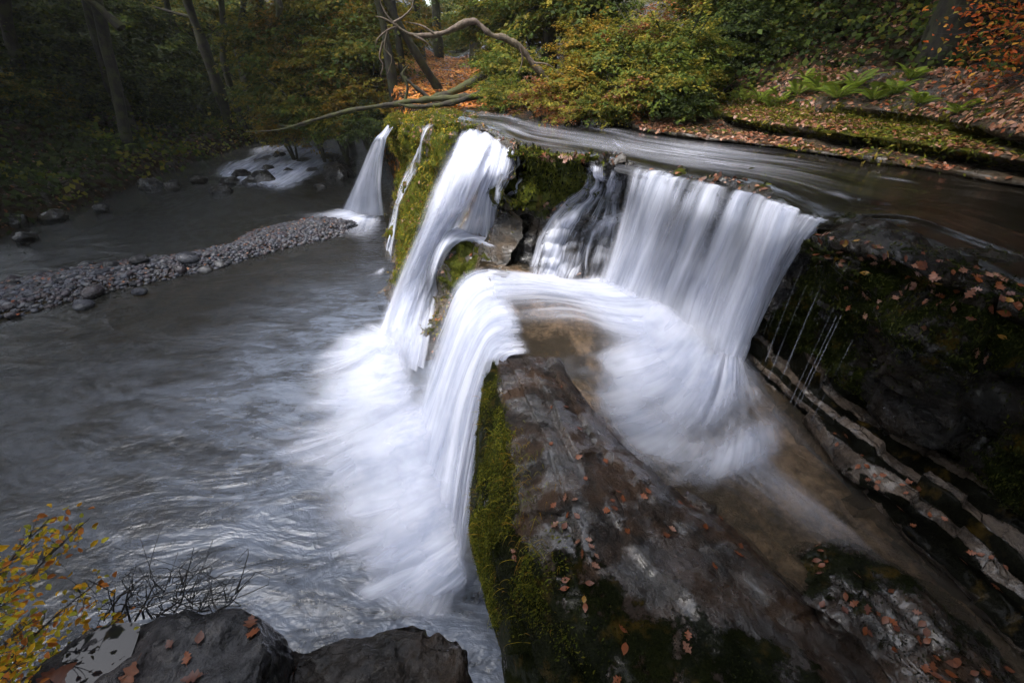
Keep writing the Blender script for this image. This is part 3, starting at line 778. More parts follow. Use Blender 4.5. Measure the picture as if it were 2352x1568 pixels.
# ------------------------------------------------------------------ falling and foaming water
def flow_sheet(name, parent, streams, nu, nv, dens, streak=1.0, seed=0, disp=0.04, off=None, label=None, pts=None, fs=1.0):
    """streams: lists of (px, py, z) that follow the water down; dens(u, v) with u along and v across"""
    R = np.array([[P(*q) for q in st] for st in streams]) if pts is None else np.asarray(pts, float)
    G, u, v = grid_loft(R, nu, nv)
    N = grid_normals(G)
    wid = np.linalg.norm(np.diff(G, axis=0), axis=-1).sum(0).mean()
    al = np.concatenate([np.zeros((nv, 1)), np.cumsum(np.linalg.norm(np.diff(G, axis=1), axis=-1), 1)], 1)
    fl = np.stack([v * wid * fs + seed * 13.7, al * fs ** .5 + seed * 3.1, 0 * u + seed], -1)
    k = disp * fbm(np.stack([fl[..., 0] * 3.0, fl[..., 1] * 0.5, fl[..., 2]], -1), 4, seed)
    G = G + N * k[..., None]
    if off is not None: G = G + np.asarray(off)
    D = np.clip(dens(u, v), 0, 1.3)
    me = mesh_np(name, G.reshape(-1, 3), grid_faces(nv, nu), [M_WHITE], attrs={"dens": D, "streak": (streak(u, v) if callable(streak) else 0 * u + streak)}, vattrs={"flow": fl.reshape(-1, 3)})
    o = link(name, me, parent)
    if label: o["label"] = label
    return o

def edge(v, w=0.12): return sstep(0, w, v) * sstep(1, 1 - w, v)

def wave(v, f, seed): return fbm(np.stack([v * f, 0 * v, 0 * v], -1), 3, seed)

def zs(streams, z): return [[(x, y, zz) for (x, y), zz in zip(st, z)] for st in streams]

def fall(name, label): return tag(empty(name), label, "waterfall")

# far fall
w = fall("waterfall", "small pale waterfall arching off the mossy rock face beyond the others")
w.location = P(850, 490, 0)
FAR = zs([[(900, 284), (884, 303), (862, 325), (832, 385), (806, 440), (778, 487)], [(902, 287), (888, 306), (872, 325), (850, 385), (832, 440), (816, 493)],
          [(904, 289), (892, 308), (882, 325), (868, 385), (862, 440), (860, 495)], [(906, 291), (896, 311), (890, 327), (880, 385), (880, 440), (886, 494)]], [3.25, 3.02, 2.80, 1.9, .95, .02])
def child_of(o, w):
    o.parent = w
    o.matrix_parent_inverse = w.matrix_world.inverted() if False else __import__("mathutils").Matrix.Translation(-w.location)
for i, (dd, of) in enumerate(((0.95, (0, 0, 0)), (0.7, (-.08, -.10, .02)))):
    child_of(flow_sheet("curtain", None, FAR, 50, 60, lambda u, v: dd * (0.75 + .35 * u) * edge(v, .22) * sstep(0, .05, u) + .06 * wave(v, 9, 4), .8, 3 + i, .06, of), w)
SPL = zs([[(812, 478), (780, 474), (745, 476), (690, 476)], [(815, 486), (775, 486), (735, 492), (660, 494)], [(830, 492), (800, 500), (770, 510), (730, 528)], [(855, 494), (850, 505), (845, 530), (835, 560)], [(885, 492), (890, 500), (893, 512), (896, 525)]], [.30, .14, .05, .02])
child_of(flow_sheet("splash", None, SPL, 40, 60, lambda u, v: 1.25 * (1 - u) ** 1.1 * edge(v, .35) * sstep(-.1, .25, u), .4, 6, .03), w)

# ribbons on rock: (px, py, half width px)
def ribbon(pts, off=0.05, n=30, up=None):
    A, Bq = [], []
    c = catmull(np.array(pts, float), n)
    tx = np.gradient(c[:, :2], axis=0)
    tx /= np.linalg.norm(tx, axis=1, keepdims=True) + 1e-9
    lastd = None
    rows = []
    for k in (-1, -0.33, 0.33, 1):
        row = []
        for (x, y, hw), (dx, dy) in zip(c, tx):
            p, _ = hit(x + dy * hw * k, y - dx * hw * k, off)
            row.append(p)
        good = [i for i, p in enumerate(row) if p is not None]
        row = [row[min(good, key=lambda j: abs(j - i))] for i in range(len(row))]
        rows.append(row)
    R = np.array(rows)
    # keep the ribbon smooth where the rock behind it jumps
    for _ in range(3):
        R[:, 1:-1] = 0.25 * R[:, :-2] + 0.5 * R[:, 1:-1] + 0.25 * R[:, 2:]
    return R

w = fall("waterfall", "thin white cascade winding down the golden mossy rock face")
w.location = P(888, 620, 0)
TR = ribbon([(1006, 284, 7), (985, 298, 8), (974, 325, 7), (968, 352, 11), (958, 382, 17), (934, 425, 12), (916, 475, 12), (905, 520, 14), (896, 570, 15), (888, 622, 16)], .10, 36)
child_of(flow_sheet("curtain", None, None, 70, 24, lambda u, v: 0.72 * edge(v, .45) * sstep(0, .06, u) * sstep(1, .9, u) * (.9 + .5 * wave(u, 9, 3)), 1.1, 8, .02, pts=TR, fs=2.2), w)
child_of(flow_sheet("splash", None, zs([[(892, 600), (880, 610), (865, 620), (845, 628)], [(888, 620), (872, 624), (855, 630), (830, 640)], [(884, 632), (876, 636), (862, 642), (845, 650)]], [.12, .06, .03, .02]), 30, 24, lambda u, v: .7 * (1 - u) ** 1.5 * edge(v, .5) * sstep(0, .35, u), .4, 9, .01), w)

# main fall
MAIN = zs([[(1074, 297), (1045, 352), (1008, 440), (968, 540), (930, 630), (900, 710), (880, 770), (862, 806)],
           [(1098, 302), (1068, 365), (1033, 450), (998, 540), (962, 630), (932, 710), (912, 775), (900, 815)],
           [(1128, 309), (1096, 380), (1062, 460), (1028, 535), (998, 620), (968, 710), (952, 780), (942, 830)],
           [(1152, 321), (1122, 390), (1088, 462), (1055, 520), (1026, 600), (1004, 700), (990, 790), (980, 852)]], [3.72, 3.42, 2.8, 2.0, 1.25, .62, .25, .03])
w = fall("waterfall", "broad white main waterfall plunging past the mossy face into the pool")
w.location = P(930, 830, 0)
for i, (dd, of, sk) in enumerate(((1.0, (0, 0, 0), .6), (.80, (-.10, -.12, .02), .7), (.45, (-.2, -.22, .05), .4))):
    child_of(flow_sheet("curtain", None, MAIN, 90, 90, lambda u, v: dd * (.86 + .2 * wave(v, 7, 11 + i) + .12 * u) * sstep(0, .10 + .1 * i, v + .02) * sstep(1.0, .80, v - .02) * sstep(0, .06, u + .02), sk, 12 + i, .10, of), w)
SIDE = zs([[(1140, 314), (1118, 380), (1092, 450), (1068, 505), (1048, 528)], [(1158, 326), (1136, 392), (1112, 455), (1095, 515), (1085, 545)], [(1172, 336), (1154, 398), (1132, 455), (1122, 520), (1118, 558)], [(1184, 344), (1168, 400), (1148, 455), (1142, 520), (1146, 566)]], [3.72, 3.36, 2.8, 2.2, 1.90])
for i, (dd, of) in enumerate(((.95, (0, 0, 0)), (.6, (-.08, -.1, .02)))):
    child_of(flow_sheet("side_curtain", None, SIDE, 60, 60, lambda u, v: dd * (.82 + .25 * wave(v, 6, 21)) * sstep(0, .2, v) * sstep(1, .75, v) * sstep(0, .06, u + .02), 1.0, 16 + i, .06, of), w)
LAND = zs([[(1040, 520), (1010, 545), (985, 600), (962, 690)], [(1075, 540), (1040, 556), (1010, 610), (985, 700)], [(1150, 562), (1090, 560), (1045, 575), (1020, 640)], [(1160, 580), (1130, 578), (1095, 572), (1062, 575)]], [2.0, 1.93, 1.5, .9])
child_of(flow_sheet("shoulder", None, LAND, 40, 40, lambda u, v: .92 * edge(v, .25) * sstep(1, .4, u) * sstep(0, .1, u + .05), .7, 19, .03, (0, 0, .06)), w)
def fan(centre, outs, z0=.5, r0=.10):
    st = []
    for ox, oy in outs:
        c = P(*centre, .05); o_ = P(ox, oy, .02)
        ray_ = []
        for f, zz in ((r0, z0), (.25, z0 * .62), (.5, .12), (.75, .035), (1, .012)):
            q = c * (1 - f) + o_ * f; q[2] = zz; ray_.append(q)
        st.append(ray_)
    return st
def fan_dens(k, pw, sd, e0=.10, e1=.10):
    return lambda u, v: k * (1.12 * (1 - u) ** (pw + .9 * wave(v, 8, sd)) + .10 * wave(v, 22, sd + 3)) * sstep(0, e0, v) * sstep(1, 1 - e1, v) * sstep(0, .34, u) * sstep(1, .75, u)
def fans(w, centre, outs, sd, z0=.5):
    for i, (k, pw, dz_, sk) in enumerate(((.62, 1.15, 0, lambda u, v: .25 + .7 * u), (.50, 1.7, .08, lambda u, v: .12 + .4 * u), (.52, .85, .02, lambda u, v: .45 + .8 * u))):
        child_of(flow_sheet("splash", None, None, 70, 130, fan_dens(k, pw, sd + i), sk, sd + i, .07, (0, 0, dz_), pts=fan(centre, outs, z0)), w)
BOIL1 = zs([[(890, 762), (850, 752), (805, 750), (760, 752)], [(920, 790), (850, 790), (780, 795), (690, 805)], [(945, 835), (865, 850), (770, 868), (650, 890)], [(965, 895), (870, 920), (760, 950), (630, 985)], [(985, 960), (890, 990), (780, 1020), (660, 1060)]], [.45, .30, .10, .02])
for i, (k_, pw_, dz_, sk_) in enumerate(((1.15, 1.5, 0, .25), (.9, 2.2, .12, .12))):
    child_of(flow_sheet("splash", None, BOIL1, 70, 110, lambda u, v: k_ * (1 - u) ** (pw_ + .5 * wave(v, 6, 31 + i)) * sstep(0, .3, v) * sstep(1, .8, v) * sstep(-.05, .30, u), sk_, 26 + i, .12, (0, 0, dz_)), w)
fans(w, (940, 810), [(905, 745), (840, 738), (775, 755), (715, 800), (655, 860), (660, 920), (720, 975), (800, 985), (900, 960)], 22, .55)

# small trickles between main fall and mossy block
w = fall("waterfall", "narrow twin trickles slipping between the main fall and the mossy block")
w.location = P(1150, 560, 1.8)
for i, pts in enumerate(([(1196, 346, 9), (1180, 385, 13), (1160, 420, 16), (1146, 455, 12), (1138, 500, 10), (1134, 560, 16)], [(1212, 356, 5), (1200, 390, 5), (1192, 425, 5), (1178, 446, 9), (1152, 462, 8)], [(1175, 400, 8), (1155, 430, 8), (1140, 470, 10)])):
    child_of(flow_sheet("trickle", None, None, 40, 18, lambda u, v: .58 * edge(v, .5) * sstep(0, .12, u) * sstep(1, .8, u), 1.2, 27 + i, .01, pts=ribbon(pts, .07), fs=2.5), w)

# lower fall over the channel's lip
LOW = zs([[(st[0][0] + 58, st[0][1] - 6)] + st for st in [[(1108, 616), (1062, 645), (1030, 720), (1003, 800), (980, 870), (950, 940)], [(1128, 668), (1085, 715), (1050, 800), (1020, 890), (985, 980), (950, 1060)],
          [(1152, 738), (1112, 785), (1072, 885), (1040, 1000), (1010, 1110), (985, 1200)], [(1166, 788), (1140, 828), (1105, 930), (1078, 1060), (1058, 1190), (1038, 1290)],
          [(1171, 822), (1156, 860), (1134, 940), (1104, 1060), (1086, 1200), (1066, 1350)]]], [1.85, 1.81, 1.68, 1.22, .70, .28, .03])
w = fall("waterfall", "curved lower waterfall folding over the channel's lip beside the ridge")
w.location = P(1020, 1150, 0)
for i, (dd, of, sk) in enumerate(((1.05, (0, 0, 0), .8), (.72, (-.07, -.05, .03), 1.0), (.55, (-.15, -.1, .08), .6))):
    child_of(flow_sheet("curtain", None, LOW, 90, 110, lambda u, v: dd * (.92 + .18 * wave(v, 9, 51 + i)) * sstep(0, .06 + .3 * u, v + .01) * sstep(1.0, .93 - .1 * u, v) * sstep(0, .20 + .08 * wave(v, 12, 9), u), sk, 33 + i, .07, of), w)
BOIL2 = zs([[(1000, 880), (900, 900), (790, 930), (660, 960)], [(1020, 960), (900, 1000), (770, 1040), (620, 1080)], [(1035, 1060), (920, 1105), (800, 1150), (680, 1190)], [(1055, 1160), (955, 1215), (850, 1265), (740, 1310)], [(1070, 1240), (990, 1290), (905, 1345), (820, 1395)], [(1082, 1300), (1030, 1345), (975, 1390), (925, 1435)], [(1095, 1320), (1080, 1355), (1062, 1390), (1045, 1425)]], [.5, .32, .10, .015])
for i, (k_, pw_, dz_, sk_) in enumerate(((1.15, 1.45, 0, .25), (.95, 2.2, .14, .12))):
    child_of(flow_sheet("splash", None, BOIL2, 80, 160, lambda u, v: k_ * (1 - u) ** (pw_ + .5 * wave(v, 6, 61 + i)) * sstep(0, .22, v) * sstep(1, .80, v) * sstep(-.05, .30, u), sk_, 30 + i, .13, (0, 0, dz_)), w)
fans(w, (1020, 950), [(900, 880), (760, 875), (640, 915), (560, 985), (560, 1060), (630, 1130), (720, 1190), (830, 1190), (940, 1160)], 38, .6)
fans(w, (1062, 1170), [(930, 1060), (800, 1080), (690, 1140), (640, 1210), (690, 1280), (790, 1320), (900, 1330), (1000, 1310)], 42, .5)
fans(w, (1066, 1292), [(960, 1180), (850, 1200), (750, 1250), (740, 1320), (800, 1390), (900, 1440), (990, 1450), (1060, 1430), (1092, 1370)], 46, .42)

# broad curtain off the upper river
CUR = zs([[(st[0][0] + 16, st[0][1] - 9)] + st for st in [[(1448, 390), (1440, 440), (1420, 520), (1398, 600), (1380, 655)], [(1500, 402), (1482, 450), (1455, 540), (1425, 620), (1405, 668)], [(1560, 416), (1537, 470), (1502, 560), (1472, 640), (1452, 692)],
          [(1622, 430), (1597, 490), (1560, 580), (1527, 660), (1510, 714)], [(1692, 448), (1667, 510), (1627, 610), (1597, 690), (1580, 750)], [(1756, 463), (1731, 530), (1690, 640), (1655, 735), (1640, 800)],
          [(1816, 491), (1790, 560), (1750, 665), (1708, 765), (1682, 835)], [(1862, 506), (1828, 560), (1785, 650), (1738, 750), (1706, 828)], [(1900, 514), (1850, 566), (1800, 640), (1752, 735), (1722, 808)]]], [3.735, 3.70, 3.44, 2.82, 2.2, 1.82])
w = fall("waterfall", "broad streaked curtain of white water off the dark upper river")
w.location = P(1560, 740, 1.8)
for i, (dd, of, sk) in enumerate(((.72, (0, 0, 0), 1.25), (.50, (-.06, -.08, .02), 1.4), (.34, (-.13, -.15, .05), 1.2))):
    child_of(flow_sheet("curtain", None, CUR, 90, 220, lambda u, v: dd * (.52 + .50 * u + .85 * wave(v, 15, 81 + i) * (1.1 - .75 * u) + .30 * sstep(.5, .8, v)) * sstep(0, .05, v) * sstep(1.0, .93, v) * sstep(0, .20, u + .02 + .10 * wave(v, 24, 5)), sk, 45 + i, .06, of), w)
TOE = zs([[(1372, 632), (1320, 636), (1255, 632), (1185, 622), (1118, 616)], [(1440, 668), (1380, 672), (1305, 665), (1220, 650), (1128, 645)], [(1510, 700), (1430, 706), (1345, 694), (1250, 682), (1142, 690)], [(1570, 740), (1490, 752), (1400, 742), (1310, 722), (1155, 735)], [(1620, 785), (1540, 812), (1430, 812), (1310, 785), (1166, 775)]], [1.98, 1.90, 1.87, 1.855, 1.84])
for i, (dd, of, sk) in enumerate(((.95, (0, 0, 0), .7), (.55, (0, 0, .05), .4), (.5, (0, 0, .02), 1.1))):
    child_of(flow_sheet("runoff", None, None, 80, 110, lambda u, v: dd * (1.10 - .50 * u - .48 * sstep(.36, .62, v) * sstep(.30, .66, u) + .35 * wave(v, 8, 91 + i) * u) * sstep(0, .14, v) * sstep(1, .7, v) * sstep(-.05, .12, u), sk, 52 + i, .05, of, pts=[[P(*q) for q in st] for st in TOE]), w)
PLU = zs([[(1470, 672), (1405, 706), (1320, 730), (1235, 745)], [(1550, 718), (1480, 770), (1385, 795), (1250, 800)], [(1605, 765), (1530, 840), (1430, 875), (1290, 865)], [(1640, 800), (1590, 905), (1510, 985), (1385, 1000)], [(1668, 812), (1648, 920), (1608, 1005), (1550, 1075)], [(1692, 815), (1696, 890), (1690, 965), (1668, 1050)], [(1712, 812), (1748, 858), (1786, 905), (1830, 958)]], [1.98, 1.87, 1.80, 1.765])
for i, (dd, pw_, of, sk) in enumerate(((1.0, 1.3, (0, 0, 0), lambda u, v: .22 + .35 * u), (.8, 1.9, (0, 0, .09), lambda u, v: .10 + .2 * u), (.55, .7, (0, 0, .03), lambda u, v: .35 + .5 * u))):
    child_of(flow_sheet("splash", None, None, 70, 130, lambda u, v: dd * (1.05 * (1 - u) ** (pw_ + .5 * wave(v, 7, 99 + i)) + .10 * wave(v, 15, 101 + i)) * (1 - .55 * sstep(.66, 1, v)) * sstep(-.04, .16, u) * sstep(1, .30, u) * sstep(0, .2, v) * sstep(1, .8, v), sk, 56 + i, .09, of, pts=[[P(*q) for q in st] for st in PLU]), w)
WISP = zs([[(1500, 700), (1400, 750), (1300, 775), (1200, 790)], [(1570, 750), (1450, 820), (1330, 850), (1215, 845)], [(1625, 800), (1520, 900), (1400, 945), (1290, 930)], [(1655, 830), (1590, 960), (1480, 1040), (1370, 1040)], [(1680, 830), (1660, 980), (1610, 1090), (1520, 1160)], [(1700, 825), (1730, 930), (1750, 1040), (1740, 1150)], [(1720, 815), (1790, 880), (1860, 960), (1930, 1060)]], [1.93, 1.83, 1.775, 1.745])
for i, (dd, sd) in enumerate(((.62, 3), (.50, 8))):
    child_of(flow_sheet("splash", None, None, 80, 130, lambda u, v: dd * (1.0 - .75 * u + 1.25 * fbm(np.stack([v * 5, u * 3.2, 0 * u + sd], -1), 4, sd)) * sstep(0, .15, u) * sstep(1, .45, u) * edge(v, .2), .55, 140 + i, .05, (0, 0, .02 * i), pts=[[P(*q) for q in st] for st in WISP]), w)
# silk over the side channel, thinning downstream
silk_pts = [[a_ * (1 - f) + b_ * f + np.array([0, 0, .02]) for a_, b_ in zip(wl_[5:12], wr_[5:12])] for f in (.12, .35, .6, .85)]
for i in range(2):
    child_of(flow_sheet("runoff", None, None, 120, 60, lambda u, v: (.20 - .12 * u + .20 * fbm(np.stack([v * 4, u * 3, 0 * u + i], -1), 3, 9)) * edge(v, .3) * sstep(0, .15, u) * sstep(1, .6, u), 1.0, 130 + i, .02, (0, 0, .012 * i), pts=silk_pts), w)

# stepped cascade over the dark rock
w = fall("waterfall", "thin water veils tumbling over the dark stepped rock beside the curtain")
w.location = P(1300, 640, 1.8)
def drape(left, right, nu, nv, off):
    a, c = catmull(np.array(left, float), nu), catmull(np.array(right, float), nu)
    G = np.zeros((nv, nu, 3)); ok = np.zeros((nv, nu), bool)
    for j in range(nv):
        f = j / (nv - 1)
        q = a * (1 - f) + c * f
        last = None
        for k in range(nu):
            p, _ = hit(q[k, 0], q[k, 1], off)
            last = p if p is not None else last
            G[j, k] = last
    for _ in range(3):
        G[:, 1:-1] = .25 * G[:, :-2] + .5 * G[:, 1:-1] + .25 * G[:, 2:]
        G[1:-1] = .25 * G[:-2] + .5 * G[1:-1] + .25 * G[2:]
    return G
VG = drape([(1338, 370), (1340, 425), (1310, 462), (1265, 500), (1235, 545), (1220, 592), (1200, 648)], [(1446, 388), (1436, 440), (1430, 500), (1424, 550), (1412, 600), (1388, 658)], 90, 70, .05)
VS = np.gradient(VG, axis=1); VFLAT = np.hypot(VS[..., 0], VS[..., 1]) / (np.abs(VS[..., 2]) + np.hypot(VS[..., 0], VS[..., 1]) + 1e-9)
uu_, vv_ = np.meshgrid(np.linspace(0, 1, 90), np.linspace(0, 1, 70))
for i, (dd, of, sk) in enumerate(((.52, (0, 0, 0), 1.35), (.40, (-.03, -.04, .01), 1.5))):
    def dn(u, v):
        chan = fbm(np.stack([v * 7 + .25 * np.sin(u * 9 + i), u * 2.2, 0 * u + i * 3], -1), 3, 111 + i)
        path = np.exp(-((v - .30 - .10 * np.sin(u * 7.5)) / .13) ** 2)
        return dd * (.45 + 1.1 * chan + .75 * path + .45 * (VFLAT - .4)) * edge(v, .15) * sstep(0, .06, u)
    me_ = flow_sheet("veil", None, None, 90, 70, dn, sk, 61 + i, .015, of, pts=VG, fs=2.4)
    child_of(me_, w)
for i, pts in enumerate(([(1352, 368, 8), (1350, 400, 7), (1347, 430, 9), (1325, 450, 16), (1298, 475, 15), (1272, 505, 15), (1248, 545, 14), (1232, 590, 14), (1216, 636, 18)],
                         [(1446, 502, 24), (1415, 506, 26), (1385, 515, 18), (1362, 540, 10), (1350, 590, 8), (1345, 645, 9)], [(1372, 395, 6), (1376, 420, 6), (1372, 445, 8)], [(1418, 392, 8), (1408, 425, 8), (1398, 452, 8)])):
    child_of(flow_sheet("veil", None, None, 60, 24, lambda u, v: .56 * edge(v, .5) * sstep(0, .1, u) * sstep(1, .85, u) * (.9 + .6 * wave(u, 8, 111 + i)), 1.2, 65 + i, .015, pts=ribbon(pts, .05), fs=2.5), w)

# threads dripping from the rock bank
w = fall("waterfall", "fine silver threads of water dripping from the mossy rock bank")
w.location = P(1800, 900, 1.9)
for i, (x0, y0, x1, y1) in enumerate(((1822, 640, 1742, 800), (1845, 640, 1758, 830), (1862, 655, 1790, 880), (1878, 650, 1765, 870), (1895, 655, 1800, 915), (1930, 640, 1815, 925), (1938, 648, 1822, 940), (1945, 655, 1835, 930), (1972, 700, 1850, 960), (1985, 705, 1865, 965), (1840, 600, 1745, 815), (1905, 620, 1800, 860), (1820, 625, 1735, 760))):
    a, bq = P(x0, y0, 3.3 - .0015 * (x0 - 1820)), P(x1, y1, 2.02)
    a = np.array([bq[0], bq[1], a[2] - .02 * (i % 5)])
    V, F = tube([a, a * .5 + bq * .5 + np.array([-.02, -.02, .05]), bq], [.0022 + .003 * (i % 4 == 0), .0025, .004], 5, 12)
    me = mesh_np("thread", V, F, [M_WHITE], attrs={"dens": np.full(len(V), .19), "streak": np.ones(len(V))}, vattrs={"flow": np.stack([V[:, 0] * 4 + i, V[:, 2], V[:, 1]], -1)})
    child_of(link("thread", me), w)

# spray hanging over the plunge: soft clouds of droplets
M_MIST, nt, bs, out = new_mat("mist")
nt.nodes.remove(bs)
b = NB(nt)
tc = b.n("ShaderNodeTexCoord").outputs["Object"]
ln = b.n("ShaderNodeVectorMath", operation='LENGTH'); b.put(ln.inputs[0], tc)
fall_ = b.math('POWER', b.map(ln.outputs["Value"], 1.0, 0.0, 0, 1), 1.8)
ns = b.map(b.noise(b.scale(b.pos(), (1.2, 2.2, 1.6)), 1.6, 3, 0.6), .32, .66, .25, 1.3)
oi = b.n("ShaderNodeObjectInfo").outputs["Color"]
sep = b.n("ShaderNodeSeparateColor"); b.put(sep.inputs[0], oi)
pv_ = b.n("ShaderNodeVolumePrincipled")
pv_.inputs["Color"].default_value = (.93, .95, .99, 1); pv_.inputs["Anisotropy"].default_value = .1
b.put(pv_.inputs["Density"], b.math('MULTIPLY', b.math('MULTIPLY', fall_, ns), b.math('MULTIPLY', sep.outputs[0], 10.0)))
nt.links.new(pv_.outputs[0], out.inputs["Volume"])
import bmesh
_bm = bmesh.new(); bmesh.ops.create_icosphere(_bm, subdivisions=3, radius=1.0)
MISTM = bpy.data.meshes.new("mist"); _bm.to_mesh(MISTM); _bm.free(); MISTM.materials.append(M_MIST)
def mist(parent, c, sc, rz, k):
    o = link("mist", MISTM)
    o.location = c; o.scale = sc; o.rotation_euler = (0, 0, rz); o.color = (k / 10, 0, 0, 1)
    o.parent = parent; o.matrix_parent_inverse = __import__("mathutils").Matrix.Translation(-parent.location)
WF = {o["label"].split()[0]: o for o in bpy.data.objects if o.get("category") == "waterfall"}
mist(WF["broad"], P(1600, 790, 1.9), (.75, .6, .42), -.9, 3.5)
for o in bpy.data.objects:
    if o.get("category") != "waterfall": continue
    if "main waterfall" in o["label"]:
        mist(o, P(890, 800, .15), (1.6, 1.0, .75), .37, 2.8); mist(o, P(860, 880, .1), (1.9, 1.0, .42), .37, 1.6)
    if "lower waterfall" in o["label"]:
        mist(o, P(920, 960, .15), (1.7, 1.1, .75), .37, 2.8); mist(o, P(985, 1120, .15), (1.3, .9, .75), .37, 2.8); mist(o, P(1030, 1260, .12), (.85, .7, .55), .37, 2.8); mist(o, P(860, 1060, .05), (1.6, 1.2, .25), .37, 1.0)
    if "pale waterfall" in o["label"]: mist(o, P(840, 488, .1), (1.1, .7, .5), .3, 1.2)
scene.cycles.volume_bounces = 2
scene.cycles.volume_max_steps = 128

# white riffles on the river and in the far shallows: low standing waves
def wisps(name, label, z, items, parent=None):
    V = []
    for i, (pts, d, sk) in enumerate(items):
        c = catmull(np.array([(x, y, h) for x, y, h in pts], float), 24)
        rows = []
        tx = np.gradient(c[:, :2], axis=0); tx /= np.linalg.norm(tx, axis=1, keepdims=True) + 1e-9
        for k in (-1, 0, 1):
            rows.append([P(x + dy * hw * k, y - dx * hw * k, z + (.05 if k == 0 else .012)) for (x, y, hw), (dx, dy) in zip(c, tx)])
        o = flow_sheet(name, None, None, 40, 20, lambda u, v: .45 * d * edge(v, .5) ** 1.6 * edge(u, .5) ** 1.4, sk * .5, 70 + i, .01, pts=rows)
        tag(o, label, kind="structure")
wisps("foam", "thin white streaks on the dark upper river", WZ + .02, [
    ([(1112, 262, 8), (1160, 268, 12), (1200, 280, 12), (1285, 312, 5)], .55, .8), ([(1080, 285, 8), (1180, 300, 10), (1300, 330, 8)], .35, 1), ([(1150, 315, 8), (1260, 332, 10), (1400, 350, 6)], .4, 1),
    ([(1392, 303, 1), (1412, 325, 8), (1428, 338, 7), (1446, 349, 1)], .8, .8), ([(1240, 295, 5), (1330, 318, 8), (1440, 345, 4)], .3, 1), ([(1440, 350, 6), (1560, 365, 8), (1700, 400, 5)], .35, 1),
    ([(1600, 372, 5), (1645, 372, 10), (1690, 385, 9), (1740, 398, 3)], .55, .6), ([(1690, 405, 6), (1800, 440, 8), (1860, 470, 6)], .35, 1), ([(1700, 352, 5), (1850, 385, 7), (2000, 412, 5)], .3, 1),
    ([(1960, 400, 5), (2060, 412, 9), (2140, 428, 6)], .45, .8), ([(1850, 442, 6), (1930, 448, 12), (1980, 480, 14)], .5, .7), ([(1840, 500, 14), (1880, 490, 16), (1970, 490, 12)], .5, .8)])
for i, dd in enumerate((.11, .07)):
    dn = dd * (1 + 1.8 * fbm(np.stack([flow_u[..., 0] * .35, flow_u[..., 1] * .9, 0 * v_riv + i * 4], -1), 3, 77 + i)) * sstep(.02, .16, v_riv) * sstep(1, .8, v_riv) * sstep(.85, .45, u_riv) * sstep(0, .05, u_riv)
    me = mesh_np("foam", (RG + np.array([0, 0, .012 + .01 * i])).reshape(-1, 3), grid_faces(*v_riv.shape), [M_WHITE], attrs={"dens": np.clip(dn, 0, 1), "streak": 0 * v_riv + 1.25}, vattrs={"flow": np.stack([flow_u[..., 1] * 1.1, flow_u[..., 0] * .8 + i * 9, 0 * v_riv], -1).reshape(-1, 3)})
    tag(link("foam", me), "silky pale streaks sliding over the dark upper river", kind="structure")
RIF = [[P(*q, .07) for q in st] for st in ([(600, 326), (545, 350), (500, 375), (468, 402)], [(680, 328), (620, 358), (560, 392), (510, 420)], [(760, 332), (700, 366), (640, 402), (590, 436)], [(835, 340), (790, 376), (730, 416), (660, 456)])]
for i, dd in enumerate((.95, .65)):
    o = flow_sheet("foam", None, None, 120, 120, lambda u, v: dd * edge(u, .22) * edge(v, .3) * (.75 + 1.3 * fbm(np.stack([v * 9, u * 5, 0 * u + i], -1), 3, 7 + i)), .8, 90 + i, .05, (0, 0, .02 * i), pts=RIF)
    tag(o, "white riffles over the shallow far end of the pool", kind="structure")

# ------------------------------------------------------------------ plants
PAL_GREEN = [(0.059, 0.090, 0.013), (0.085, 0.112, 0.014), (0.112, 0.127, 0.017), (0.042, 0.070, 0.014)]
PAL_OLIVE = [(0.143, 0.137, 0.017), (0.179, 0.156, 0.017), (0.101, 0.113, 0.017), (0.215, 0.168, 0.019)]
PAL_GOLD = [(0.250, 0.152, 0.014), (0.214, 0.125, 0.012), (0.152, 0.120, 0.014), (0.268, 0.152, 0.020), (0.116, 0.102, 0.014)]
PAL_RUST = [(.20, .065, .016), (.15, .045, .014), (.24, .10, .025), (.11, .045, .016), (.20, .11, .06)]
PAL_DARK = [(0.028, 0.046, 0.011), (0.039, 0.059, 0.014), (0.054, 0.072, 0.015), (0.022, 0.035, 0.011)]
PAL_LITTER = [(.20, .085, .040), (.15, .060, .030), (.26, .13, .075), (.10, .040, .022), (.22, .10, .05), (.30, .17, .11), (.20, .055, .02)]

def quads(c, nrm, size, pal, gen, aspect=0.55, var=0.35, along=None):
    """leaf-shaped four-sided faces: c (N,3), nrm (N,3) -> V, F, C"""
    n = len(c)
    nrm = nrm / (np.linalg.norm(nrm, axis=1, keepdims=True) + 1e-9)
    a = gen.normal(size=(n, 3)) if along is None else along
    a = a - nrm * (a * nrm).sum(1, keepdims=True)
    a /= np.linalg.norm(a, axis=1, keepdims=True) + 1e-9
    b_ = np.cross(nrm, a)
    sz = (size * (1 + var * gen.uniform(-1, 1, n)))[:, None]
    V = np.stack([c - a * sz * .5, c + b_ * sz * aspect * .5 + nrm * sz * .10 - a * sz * .05, c + a * sz * .5 - nrm * sz * .06, c - b_ * sz * aspect * .5 + nrm * sz * .10 - a * sz * .05], 1)
    F = np.arange(n * 4).reshape(n, 4)
    pal = np.array(pal)
    C = pal[gen.integers(0, len(pal), n)] * gen.uniform(.75, 1.25, (n, 1))
    return V.reshape(-1, 3), F, C

